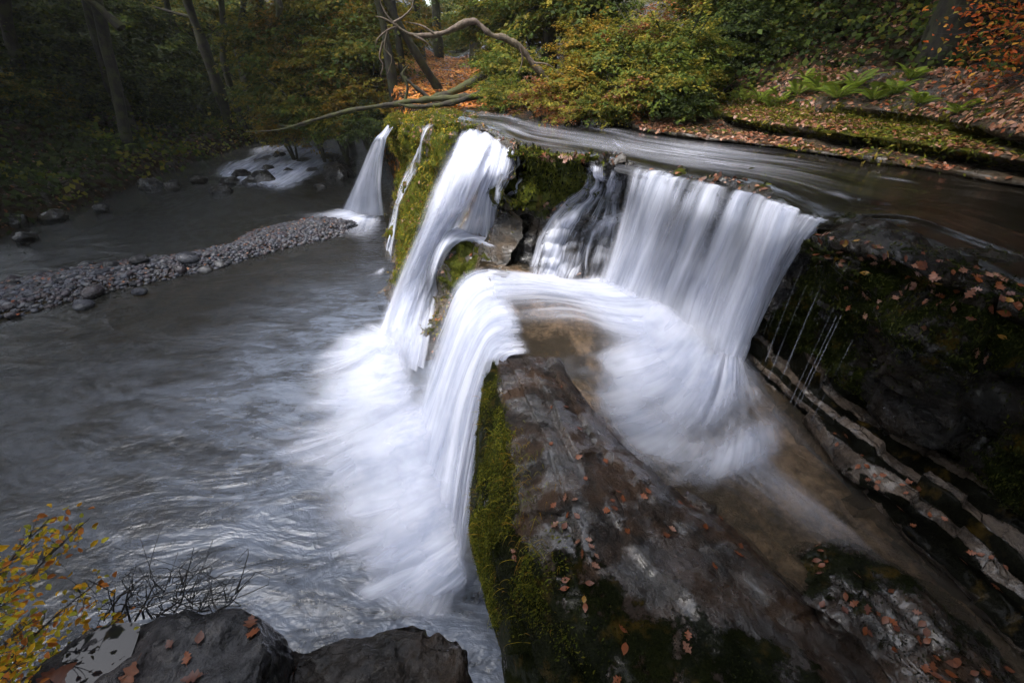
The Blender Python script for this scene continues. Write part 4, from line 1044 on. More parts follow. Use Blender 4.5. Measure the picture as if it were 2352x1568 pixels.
def sprays(gen, ns, R, per, size, pal, inner=0.35, droop=0.35, flat=0.35, zmin=None, up=0.15, pal2=None, p2=0.0):
    """flat drooping leaf sprays that fill a crown, with gaps between them"""
    so = Soup()
    R = np.array(R, float)
    for i in range(ns):
        d = gen.normal(size=3); d /= np.linalg.norm(d)
        if d[2] < -0.35: d[2] *= -0.6
        st = d * R * inner * gen.uniform(0.3, 1.0)
        L = np.linalg.norm(R * d) * gen.uniform(0.30, 0.75) * (1.6 if gen.uniform() < .14 else 1.0)
        out = d * np.array([1, 1, .55]) + np.array([0, 0, up]); out /= np.linalg.norm(out)
        side = np.cross(out, [0, 0, 1.0]); side /= np.linalg.norm(side) + 1e-9
        m = int(per * gen.uniform(.6, 1.4))
        tt = gen.uniform(0, 1, m) ** 0.8
        wdt = L * 0.32 * np.sin(np.pi * np.clip(tt * .9 + .1, 0, 1))
        s_ = gen.uniform(-1, 1, m)
        c = st + out * (L * tt)[:, None] + side * (wdt * s_)[:, None]
        c[:, 2] -= droop * L * tt ** 2 + 0.25 * np.abs(s_) * wdt
        c += gen.normal(size=(m, 3)) * size * 0.35
        n_ = np.array([0, 0, 1.0]) + out * 0.45 + gen.normal(size=(m, 3)) * flat
        al = out + side * (s_ * 1.2)[:, None] + gen.normal(size=(m, 3)) * .3
        pl = pal2 if (pal2 is not None and gen.uniform() < p2) else pal
        V, F, C = quads(c, n_, np.full(m, size), pl, gen, along=al)
        so.add(V, F, C * gen.uniform(.7, 1.3))
    return so

def copy_tree(o, loc=None, rz=0.0, sc=1.0, label=None, group=None):
    c = o.copy(); col.objects.link(c)
    if loc is not None: c.location = loc
    c.rotation_euler = (0, 0, rz)
    c.scale = (sc,) * 3 if not isinstance(sc, tuple) else sc
    if label: c["label"] = label
    if group: c["group"] = group
    for ch in list(o.children):
        k = ch.copy(); col.objects.link(k); k.parent = c
        for g in list(ch.children):
            q = g.copy(); col.objects.link(q); q.parent = k
    return c

def gz_at(x, y): return float(ground(np.array([x], float), np.array([y], float))[0])

def leaves6(c, nrm, size, pal, gen, along, aspect=.62):
    n = len(c)
    nrm = nrm / (np.linalg.norm(nrm, axis=1, keepdims=True) + 1e-9)
    a = along - nrm * (along * nrm).sum(1, keepdims=True); a /= np.linalg.norm(a, axis=1, keepdims=True) + 1e-9
    b_ = np.cross(nrm, a)
    sz = (size * gen.uniform(.65, 1.3, n))[:, None]
    up_ = nrm * sz * gen.uniform(.04, .2, (n, 1))
    V = np.stack([c - a * sz * .5, c - a * sz * .18 + b_ * sz * aspect * .42 + up_, c + a * sz * .2 + b_ * sz * aspect * .40 + up_, c + a * sz * .5 - nrm * sz * .1,
                  c + a * sz * .2 - b_ * sz * aspect * .40 + up_, c - a * sz * .18 - b_ * sz * aspect * .42 + up_], 1)
    i = np.arange(n)[:, None] * 6
    F = np.concatenate([i + np.array([[0, 3, 2, 1]]), i + np.array([[0, 5, 4, 3]])])
    C = np.array(pal)[gen.integers(0, len(pal), n)] * gen.uniform(.7, 1.2, (n, 1))
    return V.reshape(-1, 3), F, np.concatenate([C, C * .93])

# bush kinds ---------------------------------------------------------------
def bush_kind(name, R, ns, per, size, pal, seed, pal2=None, p2=0, stems=4):
    gen = np.random.default_rng(seed)
    root = empty(name)
    so = sprays(gen, ns, R, per, size, pal, .45, .35, .45, pal2=pal2, p2=p2)
    me = so.mesh("foliage", [M_LEAF], smooth=False)
    f = link("foliage", me, root); f.location = (0, 0, R[2] * .85)
    st = Soup()
    for k in range(stems):
        a = gen.uniform(0, 2 * np.pi); r = R[0] * gen.uniform(.3, .8)
        p1 = np.array([np.cos(a) * r, np.sin(a) * r, R[2] * gen.uniform(.9, 1.6)])
        V, F = tube([(0, 0, -.2), p1 * np.array([.35, .35, .6]), p1], [.045 * R[0] / 1.5, .03, .008], 6)
        st.add(V, F)
    link("stem", st.mesh("stem", [M_BARK]), root)
    return root

BK = [bush_kind("bush", (1.7, 1.7, 1.5), 230, 55, .105, PAL_OLIVE, 1, PAL_GREEN, .5),
      bush_kind("bush", (1.7, 1.7, 1.5), 230, 55, .105, PAL_GREEN, 2, PAL_OLIVE, .3),
      bush_kind("bush", (1.6, 1.6, 1.4), 210, 55, .10, PAL_GOLD, 3, PAL_OLIVE, .4),
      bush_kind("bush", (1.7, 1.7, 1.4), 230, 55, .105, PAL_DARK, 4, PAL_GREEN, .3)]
BK.append(bush_kind("bush", (1.7, 1.7, 1.5), 150, 42, .095, PAL_RUST, 5, PAL_OLIVE, .55, stems=9))
BK_USED = [False] * 5
WORDS = ["olive", "green", "golden", "dark green", "russet"]
def put_bush(k, x, y, z=None, sc=1.0, label="", group=None):
    z = gz_at(x, y) if z is None else z
    l = (x, y, z - .1)
    rz = rnd.uniform(0, 6.28)
    if not BK_USED[k]:
        BK_USED[k] = True
        o = BK[k]; o.location = l; o.rotation_euler = (0, 0, rz); o.scale = (sc,) * 3 if not isinstance(sc, tuple) else sc
    else:
        o = copy_tree(BK[k], l, rz, sc)
    tag(o, label or f"{WORDS[k]} leafy bush growing on the wooded bank", "bush", group)
    return o

# the wide bush that hangs over the upper river
for i, (x_, y_, yy, k, sc) in enumerate(((1250, 225, 12.5, 4, .62), (1330, 190, 12.3, 2, .7), (1310, 245, 11.6, 4, .55), (1420, 150, 12.6, 0, .85), (1440, 230, 11.3, 4, .62), (1520, 195, 11.4, 0, .8), (1560, 120, 12.5, 1, .8), (1480, 90, 13.2, 4, .8), (1360, 100, 13.6, 2, .7), (1570, 225, 10.8, 3, .5), (1600, 110, 13.5, 3, .7), (1380, 250, 11.2, 0, .5))):
    p = Y(x_, y_, yy)
    put_bush(k, p[0], p[1], p[2] - 1.25 * sc, sc, f"{WORDS[k]} autumn bush leaning over the upper river", "bushes leaning over the upper river")
# overhanging foliage at the far end of the pool and on the far bank
for i, (x_, y_, yy, k, sc) in enumerate(((660, 285, 27, 2, 1.5), (720, 250, 26, 0, 1.7), (780, 275, 25, 0, 1.4), (830, 235, 24, 2, 1.5), (860, 280, 22.5, 3, 1.0), (690, 180, 28, 0, 1.9), (760, 150, 27, 2, 2.0), (830, 130, 26, 0, 1.9), (640, 110, 31, 0, 2.2), (720, 60, 30, 2, 2.4), (800, 40, 29, 0, 2.3), (860, 60, 28, 2, 2.0), (630, 235, 30, 0, 1.6))):
    p = Y(x_, y_, yy)
    put_bush(k, p[0], p[1], p[2] - 1.3 * sc, sc, f"{WORDS[k]} foliage drooping to the water at the far end of the pool", "bushes at the far end of the pool")
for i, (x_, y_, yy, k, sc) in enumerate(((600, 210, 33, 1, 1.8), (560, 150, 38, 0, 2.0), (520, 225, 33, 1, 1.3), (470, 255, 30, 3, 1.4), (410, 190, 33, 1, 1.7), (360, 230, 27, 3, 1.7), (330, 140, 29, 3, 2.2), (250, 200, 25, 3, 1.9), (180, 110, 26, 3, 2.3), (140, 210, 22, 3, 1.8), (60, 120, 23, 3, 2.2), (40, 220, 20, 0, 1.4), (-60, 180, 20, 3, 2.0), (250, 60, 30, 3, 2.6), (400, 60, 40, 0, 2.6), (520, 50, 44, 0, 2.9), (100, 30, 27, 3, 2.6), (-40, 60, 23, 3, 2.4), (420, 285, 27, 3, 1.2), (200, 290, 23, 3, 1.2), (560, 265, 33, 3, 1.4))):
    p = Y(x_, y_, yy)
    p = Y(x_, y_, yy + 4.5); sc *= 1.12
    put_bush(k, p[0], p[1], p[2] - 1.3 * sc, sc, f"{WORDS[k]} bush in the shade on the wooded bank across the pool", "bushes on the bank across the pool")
# open wood behind the falls
for i, (x_, y_, yy, k, sc) in enumerate(((1150, 140, 21, 1, .8), (1090, 70, 42, 3, 1.3), (1180, 160, 17, 0, .9), (1150, 60, 26, 0, 1.7), (1240, 40, 22, 0, 1.7), (960, 50, 46, 2, 1.8), (1010, 70, 60, 1, 2.0), (1080, 50, 66, 0, 2.2), (1040, 20, 75, 1, 2.6), (1320, 20, 19, 1, 1.6), (920, 70, 40, 0, 1.5), (1160, 215, 15, 0, .6), (1050, 95, 52, 1, 1.2))):
    p = Y(x_, y_, yy)
    put_bush(k, p[0], p[1], p[2] - 1.3 * sc, sc, f"{WORDS[k]} bush in the open wood behind the falls", "bushes in the open wood")
# shrubs up the slope over the leafy ledges
for i, (x_, y_, yy, k, sc) in enumerate(((1700, 90, 12.5, 3, 1.0), (1780, 30, 13.5, 1, 1.2), (1880, 80, 12.2, 3, 1.0), (1980, 30, 12.8, 3, 1.2), (2080, 90, 11.2, 3, .9), (2180, 40, 11.5, 3, 1.2), (2300, 150, 8.8, 3, .7), (1640, 40, 14.5, 0, 1.2), (2330, 210, 8.0, 3, .55), (1950, 130, 11.4, 1, .7), (1800, 130, 12.0, 1, .7))):
    p = Y(x_, y_ - 12, yy + 2.2)
    put_bush(k, p[0], p[1], p[2] - 1.2 * sc, sc, f"{WORDS[k]} shrub up the steep slope over the leafy ledges", "shrubs on the steep slope")

# trees ---------------------------------------------------------------------
gen_t = np.random.default_rng(77)
CROWN = []
for k, (pal, pal2) in enumerate(((PAL_OLIVE, PAL_GREEN), (PAL_GOLD, PAL_OLIVE), (PAL_GREEN, PAL_DARK))):
    CROWN.append(sprays(np.random.default_rng(90 + k), 230, (4.2, 4.2, 4.0), 22, .42, pal, .4, .3, .4, pal2=pal2, p2=.4).mesh("crown", [M_LEAF], smooth=False))

def tree(path, radii, label, crown=0, crown_at=None, crown_s=1.0, branches=(), mat=None, name="tree", group=None, cat="tree"):
    path = np.asarray(path, float)
    base = path[0].copy()
    root = empty(name, base)
    V, F = tube(path - base, radii, 10, wob=.5, seed=len(label))
    link("trunk", mesh_np("trunk", V, F, [mat or M_BARK]), root)
    for bp, br in branches:
        V, F = tube(np.asarray(bp, float) - base, br, 7, wob=.4, seed=4)
        link("branch", mesh_np("branch", V, F, [mat or M_BARK]), root)
    if crown is not None:
        c = link("crown", CROWN[crown], root)
        c.location = (path[-1] if crown_at is None else np.asarray(crown_at)) - base
        c.rotation_euler = (0, 0, gen_t.uniform(0, 6.28)); c.scale = (crown_s,) * 3
    tag(root, label, cat, group)
    return root

def px_tree(p0, p1, y0, y1, r0, label, crown=0, hgt=13, cs=1.0, group=None, mat=None, brs=()):
    """trunk through two traced points, carried on up to its crown"""
    a, c = Y(*p0, y0), Y(*p1, y1)
    g = gz_at(a[0], a[1])
    d = (c - a) / max(c[2] - a[2], .3)
    top = a + d * (hgt - a[2]); top[:2] = a[:2] + np.clip(top[:2] - a[:2], -4, 4)
    base = a.copy(); base[2] = min(a[2], g) - .3
    bl = [(np.array([Y(*q, yy) for q, yy in bb]), [r0 * .4, r0 * .3, r0 * .12]) for bb in brs]
    return tree([base, a, c, (c + top) / 2 + gen_t.normal(size=3) * .25, top], [r0 * 1.35, r0, r0 * .82, r0 * .6, r0 * .3], label, crown, None, cs, bl, mat, group=group)

px_tree((293, 330), (235, 60), 24, 24.5, .28, "slender leaning dark trunk rising from the shaded bank across the pool", 2, 15, 1.0)
px_tree((484, 150), (432, 10), 33, 33, .30, "curved dark trunk, first of the clump of stems on the bank across the pool", 0, 17, 1.1, brs=[[((440, 40), 33), ((400, 30), 33), ((350, 15), 33)]])
px_tree((518, 155), (508, 5), 34, 34, .22, "straight dark stem second in the clump on the bank across the pool", 0, 17, 1)
px_tree((548, 125), (560, 0), 35, 35, .22, "straight dark stem third in the clump on the bank across the pool", 2, 17, 1)
px_tree((560, 165), (598, 5), 33.5, 33, .24, "stem leaning outward at the edge of the clump across the pool", 0, 17, 1, brs=[[((562, 180), 33), ((610, 120), 32.5), ((650, 60), 32), ((640, 0), 32)]])
px_tree((905, 215), (872, 20), 23, 23, .20, "dark trunk at the edge of the open wood near the far falls", 1, 16, 1)
px_tree((930, 200), (900, 0), 25, 25, .17, "dark trunk close behind another at the edge of the open wood", 0, 16, 1)
px_tree((1012, 215), (918, 60), 22, 21, .17, "leaning trunk across the open wood above the orange leaf litter", None, 10, 1)
px_tree((1002, 55), (1000, -20), 42, 42, .3, "thin upright trunk in the misty wood behind", 1, 20, 1.2)
px_tree((1090, 80), (1088, -20), 36, 36, .40, "stout trunk in the misty wood behind the falls", 0, 19, 1.2)
px_tree((1262, 60), (1250, -30), 20, 20, .26, "leaning dark trunk over the bush at the upper river", 0, 14, 1, brs=[[((1258, 40), 20), ((1230, 20), 19.5), ((1180, 60), 19)]])
px_tree((760, 80), (745, -10), 33, 33, .22, "pale thin trunk among the foliage at the far end of the pool", 1, 17, 1)
px_tree((680, 60), (690, -10), 35, 35, .22, "dim thin trunk among the leaves at the far end of the pool", 0, 17, 1)
px_tree((962, 60), (955, -20), 38, 38, .22, "slim trunk in the misty wood behind the dead branch", 0, 18, 1.1)
px_tree((40, 150), (0, -20), 25, 25, .3, "shaded trunk at the dark edge of the bank across the pool", 2, 15, 1.1)
a_, c_ = Y(180, -10, 20), Y(275, 62, 19)
# trees that close the valley above the picture: they shade the banks and show in the water
spots = []
for (x_, y_) in ((-22, 8), (-24, 16), (-27, 24), (-30, 33), (-24, 38), (-16, 42), (-12, 46), (3, 44), (6, 40), (10, 33), (12, 25), (13, 18), (13, 12), (13.5, 7), (13, 2), (12.5, -4), (-21, 0), (-20, -8),
               (-33, 14), (-36, 28), (-33, 44), (-17, 55), (4, 56), (18, 46), (20, 30), (19, 18), (19, 8), (18, -2), (-32, 2), (9, -9), (2, -12), (-7, -13), (-14, -14), (9.0, 15.5), (8.5, 22), (10.5, 9.5), (10.2, 4.5)):
    z = gz_at(x_, y_)
    hgt = 8.5 + gen_t.uniform(-1, 2.5)
    tree([(x_, y_, z - .4), (x_ + gen_t.normal() * .2, y_, z + hgt * .5), (x_ + gen_t.normal() * .6, y_ + gen_t.normal() * .6, z + hgt)], [.34, .26, .12],
         "tall leafy tree closing the wooded valley above the river", int(gen_t.integers(0, 3)), None, gen_t.uniform(1.0, 1.35), group="tall trees of the wooded valley")

# unseen leaning trees added to shade the gorge on both sides and behind, leaving a gap of sky over the falls
for (x_, y_, tx_, ty_, hz_, cs_) in ((-21.5, 11, -19.5, 12, 12.5, 1.4), (1.5, -6, -.8, 1.0, 11.6, .85), (5, -5, 2.6, -1.0, 11.5, .9), (8, -6, 5.5, -1.5, 11, 1.1), (-21, 18, -17, 18, 13, 1.5), (-21.5, 27, -17, 26, 13, 1.5), (-21.5, 3, -20, 3, 14, 1.5), (9.2, 6.5, 8.0, 6.0, 13, 1.4), (9.8, 1.5, 7.6, 1.0, 12.5, 1.5), (9.0, 11, 7.5, 11, 14, 1.4), (8.8, -4, 5.5, -3.5, 13, 1.6),
      (3.0, -8, 1.5, -4.5, 14, 1.7), (-4, -9, -3.5, -5, 14, 1.7), (-11, -10, -9, -5, 14, 1.7), (12, 6, 9.5, 5, 19, 1.7), (-25, 9, -22.5, 8, 19, 1.7), (1, -12, 0, -7, 20, 2.0), (-8, -13, -6, -8, 20, 2.0), (6, -10, 5, -6, 19, 1.8), (12, 14, 10, 13, 19, 1.6), (-23, 20, -19, 20, 19, 1.7), (-26, 13, -23, 13, 15, 1.8), (-27, 21, -24, 21, 15, 1.9), (-29, 8, -26, 8, 16, 1.8)):
    z = gz_at(x_, y_)
    tree([(x_, y_, z - .4), (x_ * .8 + tx_ * .2, y_ * .8 + ty_ * .2, z + (hz_ - z) * .5), (tx_, ty_, hz_)], [.38, .3, .12], "tall tree leaning in to roof the gorge", int(gen_t.integers(0, 3)), None, cs_, group="leaning trees added for shade")

# fallen wood -----------------------------------------------------------------
def limb(name, pts, radii, label, cat, mat, twigs=()):
    p = np.array(pts)
    base = p[0].copy()
    r = empty(name, base)
    V, F = tube(p - base, radii, 9, n=len(p) * 7, wob=.6, seed=3)
    link("trunk" if name == "log" else "bough", mesh_np("bough", V, F, [mat]), r)
    for tp, tr_ in twigs:
        V, F = tube(np.array(tp) - base, tr_, 5)
        link("twig", mesh_np("twig", V, F, [mat]), r)
    return tag(r, label, cat)
YD = 13.0
yy = lambda pts, y: [Y(a, b_, y) for a, b_ in pts]
limb("dead_branch", yy([(1262, 190), (1240, 165), (1215, 135), (1190, 105), (1160, 88), (1130, 82), (1105, 60), (1090, 50), (1065, 55), (1030, 72), (1000, 80), (960, 82), (930, 74), (905, 50)], YD), [.075, .075, .08, .075, .07, .065, .055, .04, .02],
     "bare arching dead branch reaching from the bush over the head of the falls", "branch", M_DEAD,
     [(yy(q, YD - .3), [.03, .022, .008]) for q in ([(935, 76), (905, 55), (880, 20), (868, -20)], [(915, 60), (890, 70), (868, 90), (862, 110)], [(905, 52), (925, 40), (945, 20), (950, 0)], [(890, 70), (884, 110), (900, 135), (890, 170)], [(950, 82), (975, 95), (990, 110)], [(910, 58), (880, 42), (862, 38)], [(1000, 80), (970, 60), (930, 50)], [(1195, 108), (1200, 140), (1190, 170)], [(1225, 145), (1260, 150), (1290, 175)], [(880, 95), (872, 130), (880, 150), (874, 172)])])
limb("log", yy([(1110, 222), (1050, 225), (990, 228), (930, 236), (870, 244), (800, 255), (720, 276), (640, 298), (562, 303)], 17.0), [.10, .11, .10, .09, .07, .06, .045, .03, .012],
     "long fallen dark trunk lying out over the pool behind the far fall", "log", M_BARKM, [(yy([(720, 276), (690, 290), (640, 288)], 17), [.04, .03, .01]), (yy([(930, 236), (936, 200), (925, 170), (938, 150)], 17), [.05, .04, .02])])
limb("log", yy([(1200, 110), (1150, 145), (1100, 180), (1050, 208), (990, 228), (930, 250)], 18.5), [.08, .10, .12, .13, .12, .10], "mossy fallen trunk sloping down the bank behind the falls", "log", M_BARKM)
limb("log", yy([(1130, 200), (1080, 222), (1030, 238), (960, 246), (915, 240)], 16.4), [.05, .07, .075, .07, .04], "thin fallen trunk lying along the ground behind the mossy rock face", "log", M_BARKM)
limb("log", yy([(920, 170), (960, 205), (1000, 235), (1040, 250)], 17.6), [.05, .07, .08, .06], "short broken pole leaning on the fallen trunks", "log", M_BARKM)
limb("branch", yy([(180, -20), (225, 15), (255, 42), (278, 66)], 19.5), [.11, .14, .15, .16], "mossy broken branch hanging from above over the shaded bank", "branch", M_BARKM)
limb("branch", yy([(630, -15), (640, 8), (642, 22), (636, 40)], 22), [.13, .14, .11, .07], "short dark mossy stub hanging down from above over the pool", "branch", M_BARKM)

# ------------------------------------------------------------------ far bank of the upper river: leaf-strewn mossy ledges
f0 = px([(1395, 284), (1440, 293), (1520, 312), (1650, 329), (1800, 346), (1950, 369), (2100, 393), (2230, 413), (2352, 434), (2620, 474)], 3.60)
f1 = px([(1395, 279), (1440, 287), (1520, 305), (1650, 321), (1800, 338), (1950, 360), (2100, 383), (2230, 402), (2352, 422), (2620, 460)], 3.75)
f2 = px([(1420, 266), (1480, 268), (1560, 268), (1650, 276), (1720, 293), (1830, 309), (1960, 327), (2120, 353), (2352, 392), (2620, 432)], 3.80)
f3 = px([(1420, 254), (1480, 254), (1560, 254), (1650, 262), (1720, 278), (1830, 294), (1960, 310), (2120, 333), (2352, 368), (2620, 404)], 3.98)
f4 = px([(1440, 228), (1500, 224), (1570, 224), (1650, 230), (1750, 245), (1860, 256), (1990, 270), (2130, 290), (2352, 332), (2620, 370)], 4.06)
f5 = px([(1460, 205), (1510, 204), (1580, 204), (1660, 210), (1760, 226), (1870, 236), (2000, 250), (2140, 268), (2352, 312), (2620, 350)], 4.22)
f6 = f5 + np.array([1.2, 1.2, 0.6])
river_bank, FG, FN, FMs = rock_loft("river_bank", [f0 + np.array([-.3, -.3, -.4]), f0, f1, f2, f3, f4, f5, f6], 300, 110,
    rock_mat("bank_rock", (0.02, 0.017, 0.013), (0.05, 0.04, 0.03), (0.07, 0.045, 0.022), wet=0.4, rough=(0.35, 0.8), moss_a=(0.03, 0.036, 0.006), moss_b=(0.12, 0.115, 0.016)), 0.10, 1.3, 0.04, 103,
    lambda u, v, G, N: np.clip(.30 + .45 * sstep(.42, .55, v) * sstep(.95, .7, v) + .6 * fbm(G * 1.3, 4, 37), 0, 1), across=lin)
tag(river_bank, "leaf-strewn mossy ledges along the far bank of the upper river", kind="structure")
BANK = bvh_of(river_bank, hill)

def moss_blades(name, G, N, M, n, size, pal, seed, label, hang=1.0, sel=None, jit=.02):
    gen = np.random.default_rng(seed)
    w_ = np.clip(M, 0, 1) ** 2
    if sel is not None: w_ = w_ * sel
    # weight by area
    ar = np.linalg.norm(np.cross(np.gradient(G, axis=1), np.gradient(G, axis=0)), axis=-1)
    pr = (w_ * ar).ravel(); pr /= pr.sum()
    idx = gen.choice(pr.size, n, p=pr)
    g = G.reshape(-1, 3)[idx]; nn = N.reshape(-1, 3)[idx]
    nn = np.where((nn * (g - np.array([0, 0, CAMZ]))).sum(1, keepdims=True) > 0, -nn, nn)
    spacing = np.sqrt(np.median(ar))
    g = g + gen.normal(size=(n, 3)) * spacing * .6 + nn * (size * .12)
    down = np.array([0, 0, -1.0]) - nn * (-nn[:, 2:3])
    along = down * hang + nn * gen.uniform(.2, .9, (n, 1)) + gen.normal(size=(n, 3)) * .45
    nr = nn + gen.normal(size=(n, 3)) * .5
    cl = fbm(g * 2.1, 3, seed)
    V, F, C = quads(g, nr, size * (1 + .5 * cl), pal, gen, .34, .5, along)
    C = C * (1 + .8 * np.clip(cl, -.6, .8))[:, None]
    o = link(name, mesh_np(name, V, F, [M_MOSSB], smooth=False, cols=C))
    return tag(o, label, kind="stuff")
PM = [(.055, .070, .010), (.085, .095, .010), (.115, .115, .012), (.040, .050, .008), (.14, .125, .014)]
PMD = [(.008, .011, .003), (.014, .018, .004), (.024, .028, .006), (.006, .008, .003)]
un, vn = np.meshgrid(np.linspace(0, 1, 300), np.linspace(0, 1, 170))
moss_blades("moss", DG, DN, np.clip(DMs, 0, 1), 70000, .024, PM, 1, "bright green moss hanging on the pool side of the ridge", 1.2, (vn > .18) * sstep(.62, .52, vn) * sstep(.80, .40, un - .15 * np.sin(vn * 40) * .3) * sstep(-.35, .25, fbm(DG * np.array([2.6, 2.6, 1.2]), 4, 66)))
moss_blades("moss", DG, DN, np.clip(DMs, 0, 1), 26000, .016, PMD, 2, "dark low moss on the crest of the ridge", .4, (DMs > .5) * (vn > .40))
moss_blades("moss", CG, CN, CMs, 48000, .062, [tuple(1.4 * x for x in q) for q in PM] + [(.19, .12, .014), (.24, .15, .016), (.20, .16, .016)], 3, "green and golden moss on the rock face of the falls", 1.1)
moss_blades("moss", BG, BN, (BMs > .45) * BMs, 9000, .065, PM[:4] + PMD[:2], 4, "green moss on the overhanging block by the curtain", 1.2)
moss_blades("moss", WG, WN, WMs, 42000, .026, [(.012, .016, .004), (.020, .026, .005), (.030, .036, .007), (.045, .050, .008)], 5, "dark wet moss dripping down the rock bank", 1.3)
moss_blades("moss", HG, HN, np.clip(.2 + 0 * HG[..., 0] + (np.arange(120)[:, None] < 70) * .6, 0, 1), 7000, .022, PMD, 6, "dark moss on the rounded rock", .5)
moss_blades("moss", FG, FN, FMs, 16000, .075, PM + [(.15, .11, .02)], 7, "grass-like moss on the ledges of the far bank", .8)
moss_blades("moss", QG, QN, np.clip(QMs, 0, 1), 5000, .06, PM[:4], 8, "green moss under the channel's lip", 1.2)

def strands(name, G, N, W, n, size, pal, seed, label):
    gen = np.random.default_rng(seed)
    pr = (W / W.sum()).ravel(); idx = gen.choice(pr.size, n, p=pr)
    g, nn = G.reshape(-1, 3)[idx], N.reshape(-1, 3)[idx]
    nn = np.where((nn * (g - np.array([0, 0, CAMZ]))).sum(1, keepdims=True) > 0, -nn, nn)
    so = Soup()
    for p, q in zip(g, nn):
        L = size * gen.uniform(.5, 1.3); sd = gen.normal(size=3) * .35
        a = p; b1 = p + (q * .5 + sd * .4 + np.array([0, 0, .15])) * L * .5; c = p + (q * .55 + sd) * L * .7 + np.array([0, 0, -.35]) * L; e = c + np.array([0, 0, -.55]) * L + sd * L * .15
        pts = catmull(np.array([a, b1, c, e]), 9)
        w_ = np.cross(np.gradient(pts, axis=0), q); w_ /= np.linalg.norm(w_, axis=1, keepdims=True) + 1e-9
        w_ = w_ * (np.linspace(1, .15, 9) * .0028)[:, None]
        V = np.concatenate([pts - w_, pts + w_]); F = [(i, i + 1, i + 10, i + 9) for i in range(8)]
        so.add(V, F, np.array(pal[gen.integers(0, len(pal))]) * gen.uniform(.7, 1.2))
    return tag(link(name, so.mesh(name, [M_MOSSB], smooth=False)), label, kind="stuff")
gw = np.exp(-((un - .36) / .10) ** 2 - ((vn - .52) / .05) ** 2) + .35 * (vn > .25) * (vn < .55) * sstep(.85, .3, un) * (fbm(DG * 2, 3, 4) > .1)
strands("grass", DG, DN, gw, 520, .17, [(.26, .20, .02), (.20, .19, .02), (.30, .17, .02), (.14, .16, .02)], 5, "golden green grass strands hanging over the ridge's mossy side")

# ------------------------------------------------------------------ fallen leaves
def oak_mesh(name, seed, pal, lobes=True):
    gen = np.random.default_rng(seed)
    t = np.linspace(0, 1, 17)
    w = np.sin(np.pi * t ** .8) * .30
    if lobes: w = w * (1 + .38 * np.cos(t * np.pi * 7.0))
    w[0] = w[-1] = .015
    cx = t - .5
    curl = .22 * (t - .5) ** 2 * gen.uniform(.6, 1.8)
    L = np.stack([cx, w, curl + .22 * w * gen.uniform(.2, 1.4)], -1); R = np.stack([cx, -w, curl + .22 * w * gen.uniform(.2, 1.4)], -1); Mi = np.stack([cx, 0 * w, curl], -1)
    V = np.concatenate([L, Mi, R]); n = len(t)
    F = [(i, i + 1, n + i + 1, n + i) for i in range(n - 1)] + [(n + i, n + i + 1, 2 * n + i + 1, 2 * n + i) for i in range(n - 1)]
    V = V + gen.normal(size=V.shape) * .008
    a = np.array([(-.5, 0, .04), (-.62, .02, .05), (-.78, -.01, .03)])
    st, sf = tube(a, [.012, .01, .008], 4, 5)
    F = np.array(F); 
    C = .62 * np.array(pal)[None] * gen.uniform(.8, 1.15, (len(F) + len(sf), 1))
    return mesh_np(name, np.concatenate([V, st]), np.concatenate([F, sf + len(V)]), [M_FALLEN], cols=C)
LEAVES = [oak_mesh("fallen_leaf", 200 + i, c, lob) for i, (c, lob) in enumerate((((.34, .10, .035), True), ((.26, .085, .035), True), ((.40, .20, .13), True), ((.30, .08, .02), False), ((.22, .07, .03), False), ((.42, .22, .03), False), ((.36, .17, .11), True), ((.16, .05, .028), True)))]
COLW = ["orange", "russet", "pale pink-brown", "bright orange", "brown", "yellow", "pinkish tan", "dark brown"]
def leaf_at(x, y, size, kind=None, label=None, group=None):
    p, n = hit(x, y, .006)
    if p is None: return
    k = rnd.randrange(8) if kind is None else kind
    o = link("fallen_leaf", LEAVES[k])
    q = Vector(n.tolist()).to_track_quat('Z', 'Y')
    from mathutils import Quaternion
    q = q @ Quaternion((0, 0, 1), rnd.uniform(0, 6.28)) @ Quaternion((1, 0, 0), rnd.uniform(-.3, .3))
    o.rotation_mode = 'QUATERNION'; o.rotation_quaternion = q
    o.location = p; s_ = size * rnd.uniform(.8, 1.2); o.scale = (s_, s_, s_)
    tag(o, (label or "{} fallen leaf").format(COLW[k]), "leaf", group)
for (x, y, k) in ((1268, 935, 0), (1300, 935, 1), (1265, 1020, 3), (1330, 1050, 0), (1345, 1100, 0), (1300, 1142, 6), (1320, 1148, 2), (1272, 1160, 0), (1305, 1182, 0), (1325, 1185, 4), (1275, 1205, 6), (1297, 1208, 4), (1330, 1245, 6), (1352, 1240, 2), (1358, 1255, 6), (1340, 1272, 1), (1370, 1278, 2), (1368, 1300, 6), (1300, 1332, 3), (1298, 1352, 3), (1355, 1340, 4), (1345, 1395, 3), (1342, 1378, 5),
                  (1405, 1150, 0), (1410, 1168, 4), (1395, 1172, 0), (1430, 1145, 0), (1420, 1130, 1), (1480, 1140, 0), (1488, 1128, 0), (1562, 1155, 0), (1545, 1215, 2), (1440, 1220, 0), (1530, 1230, 1), (1590, 1165, 3), (1620, 1210, 3), (1655, 1190, 3), (1700, 1255, 1), (1695, 1272, 0), (1640, 1300, 0), (1580, 1460, 0), (1435, 1490, 3), (1430, 1445, 3), (1420, 1560, 0), (1180, 1265, 6), (1183, 1282, 4), (1575, 1485, 6), (1330, 985, 0), (1290, 890, 4), (1390, 1060, 0)):
    leaf_at(x, y, .062, k, "{} fallen oak leaf on the wet rock ridge", "fallen leaves on the rock ridge")
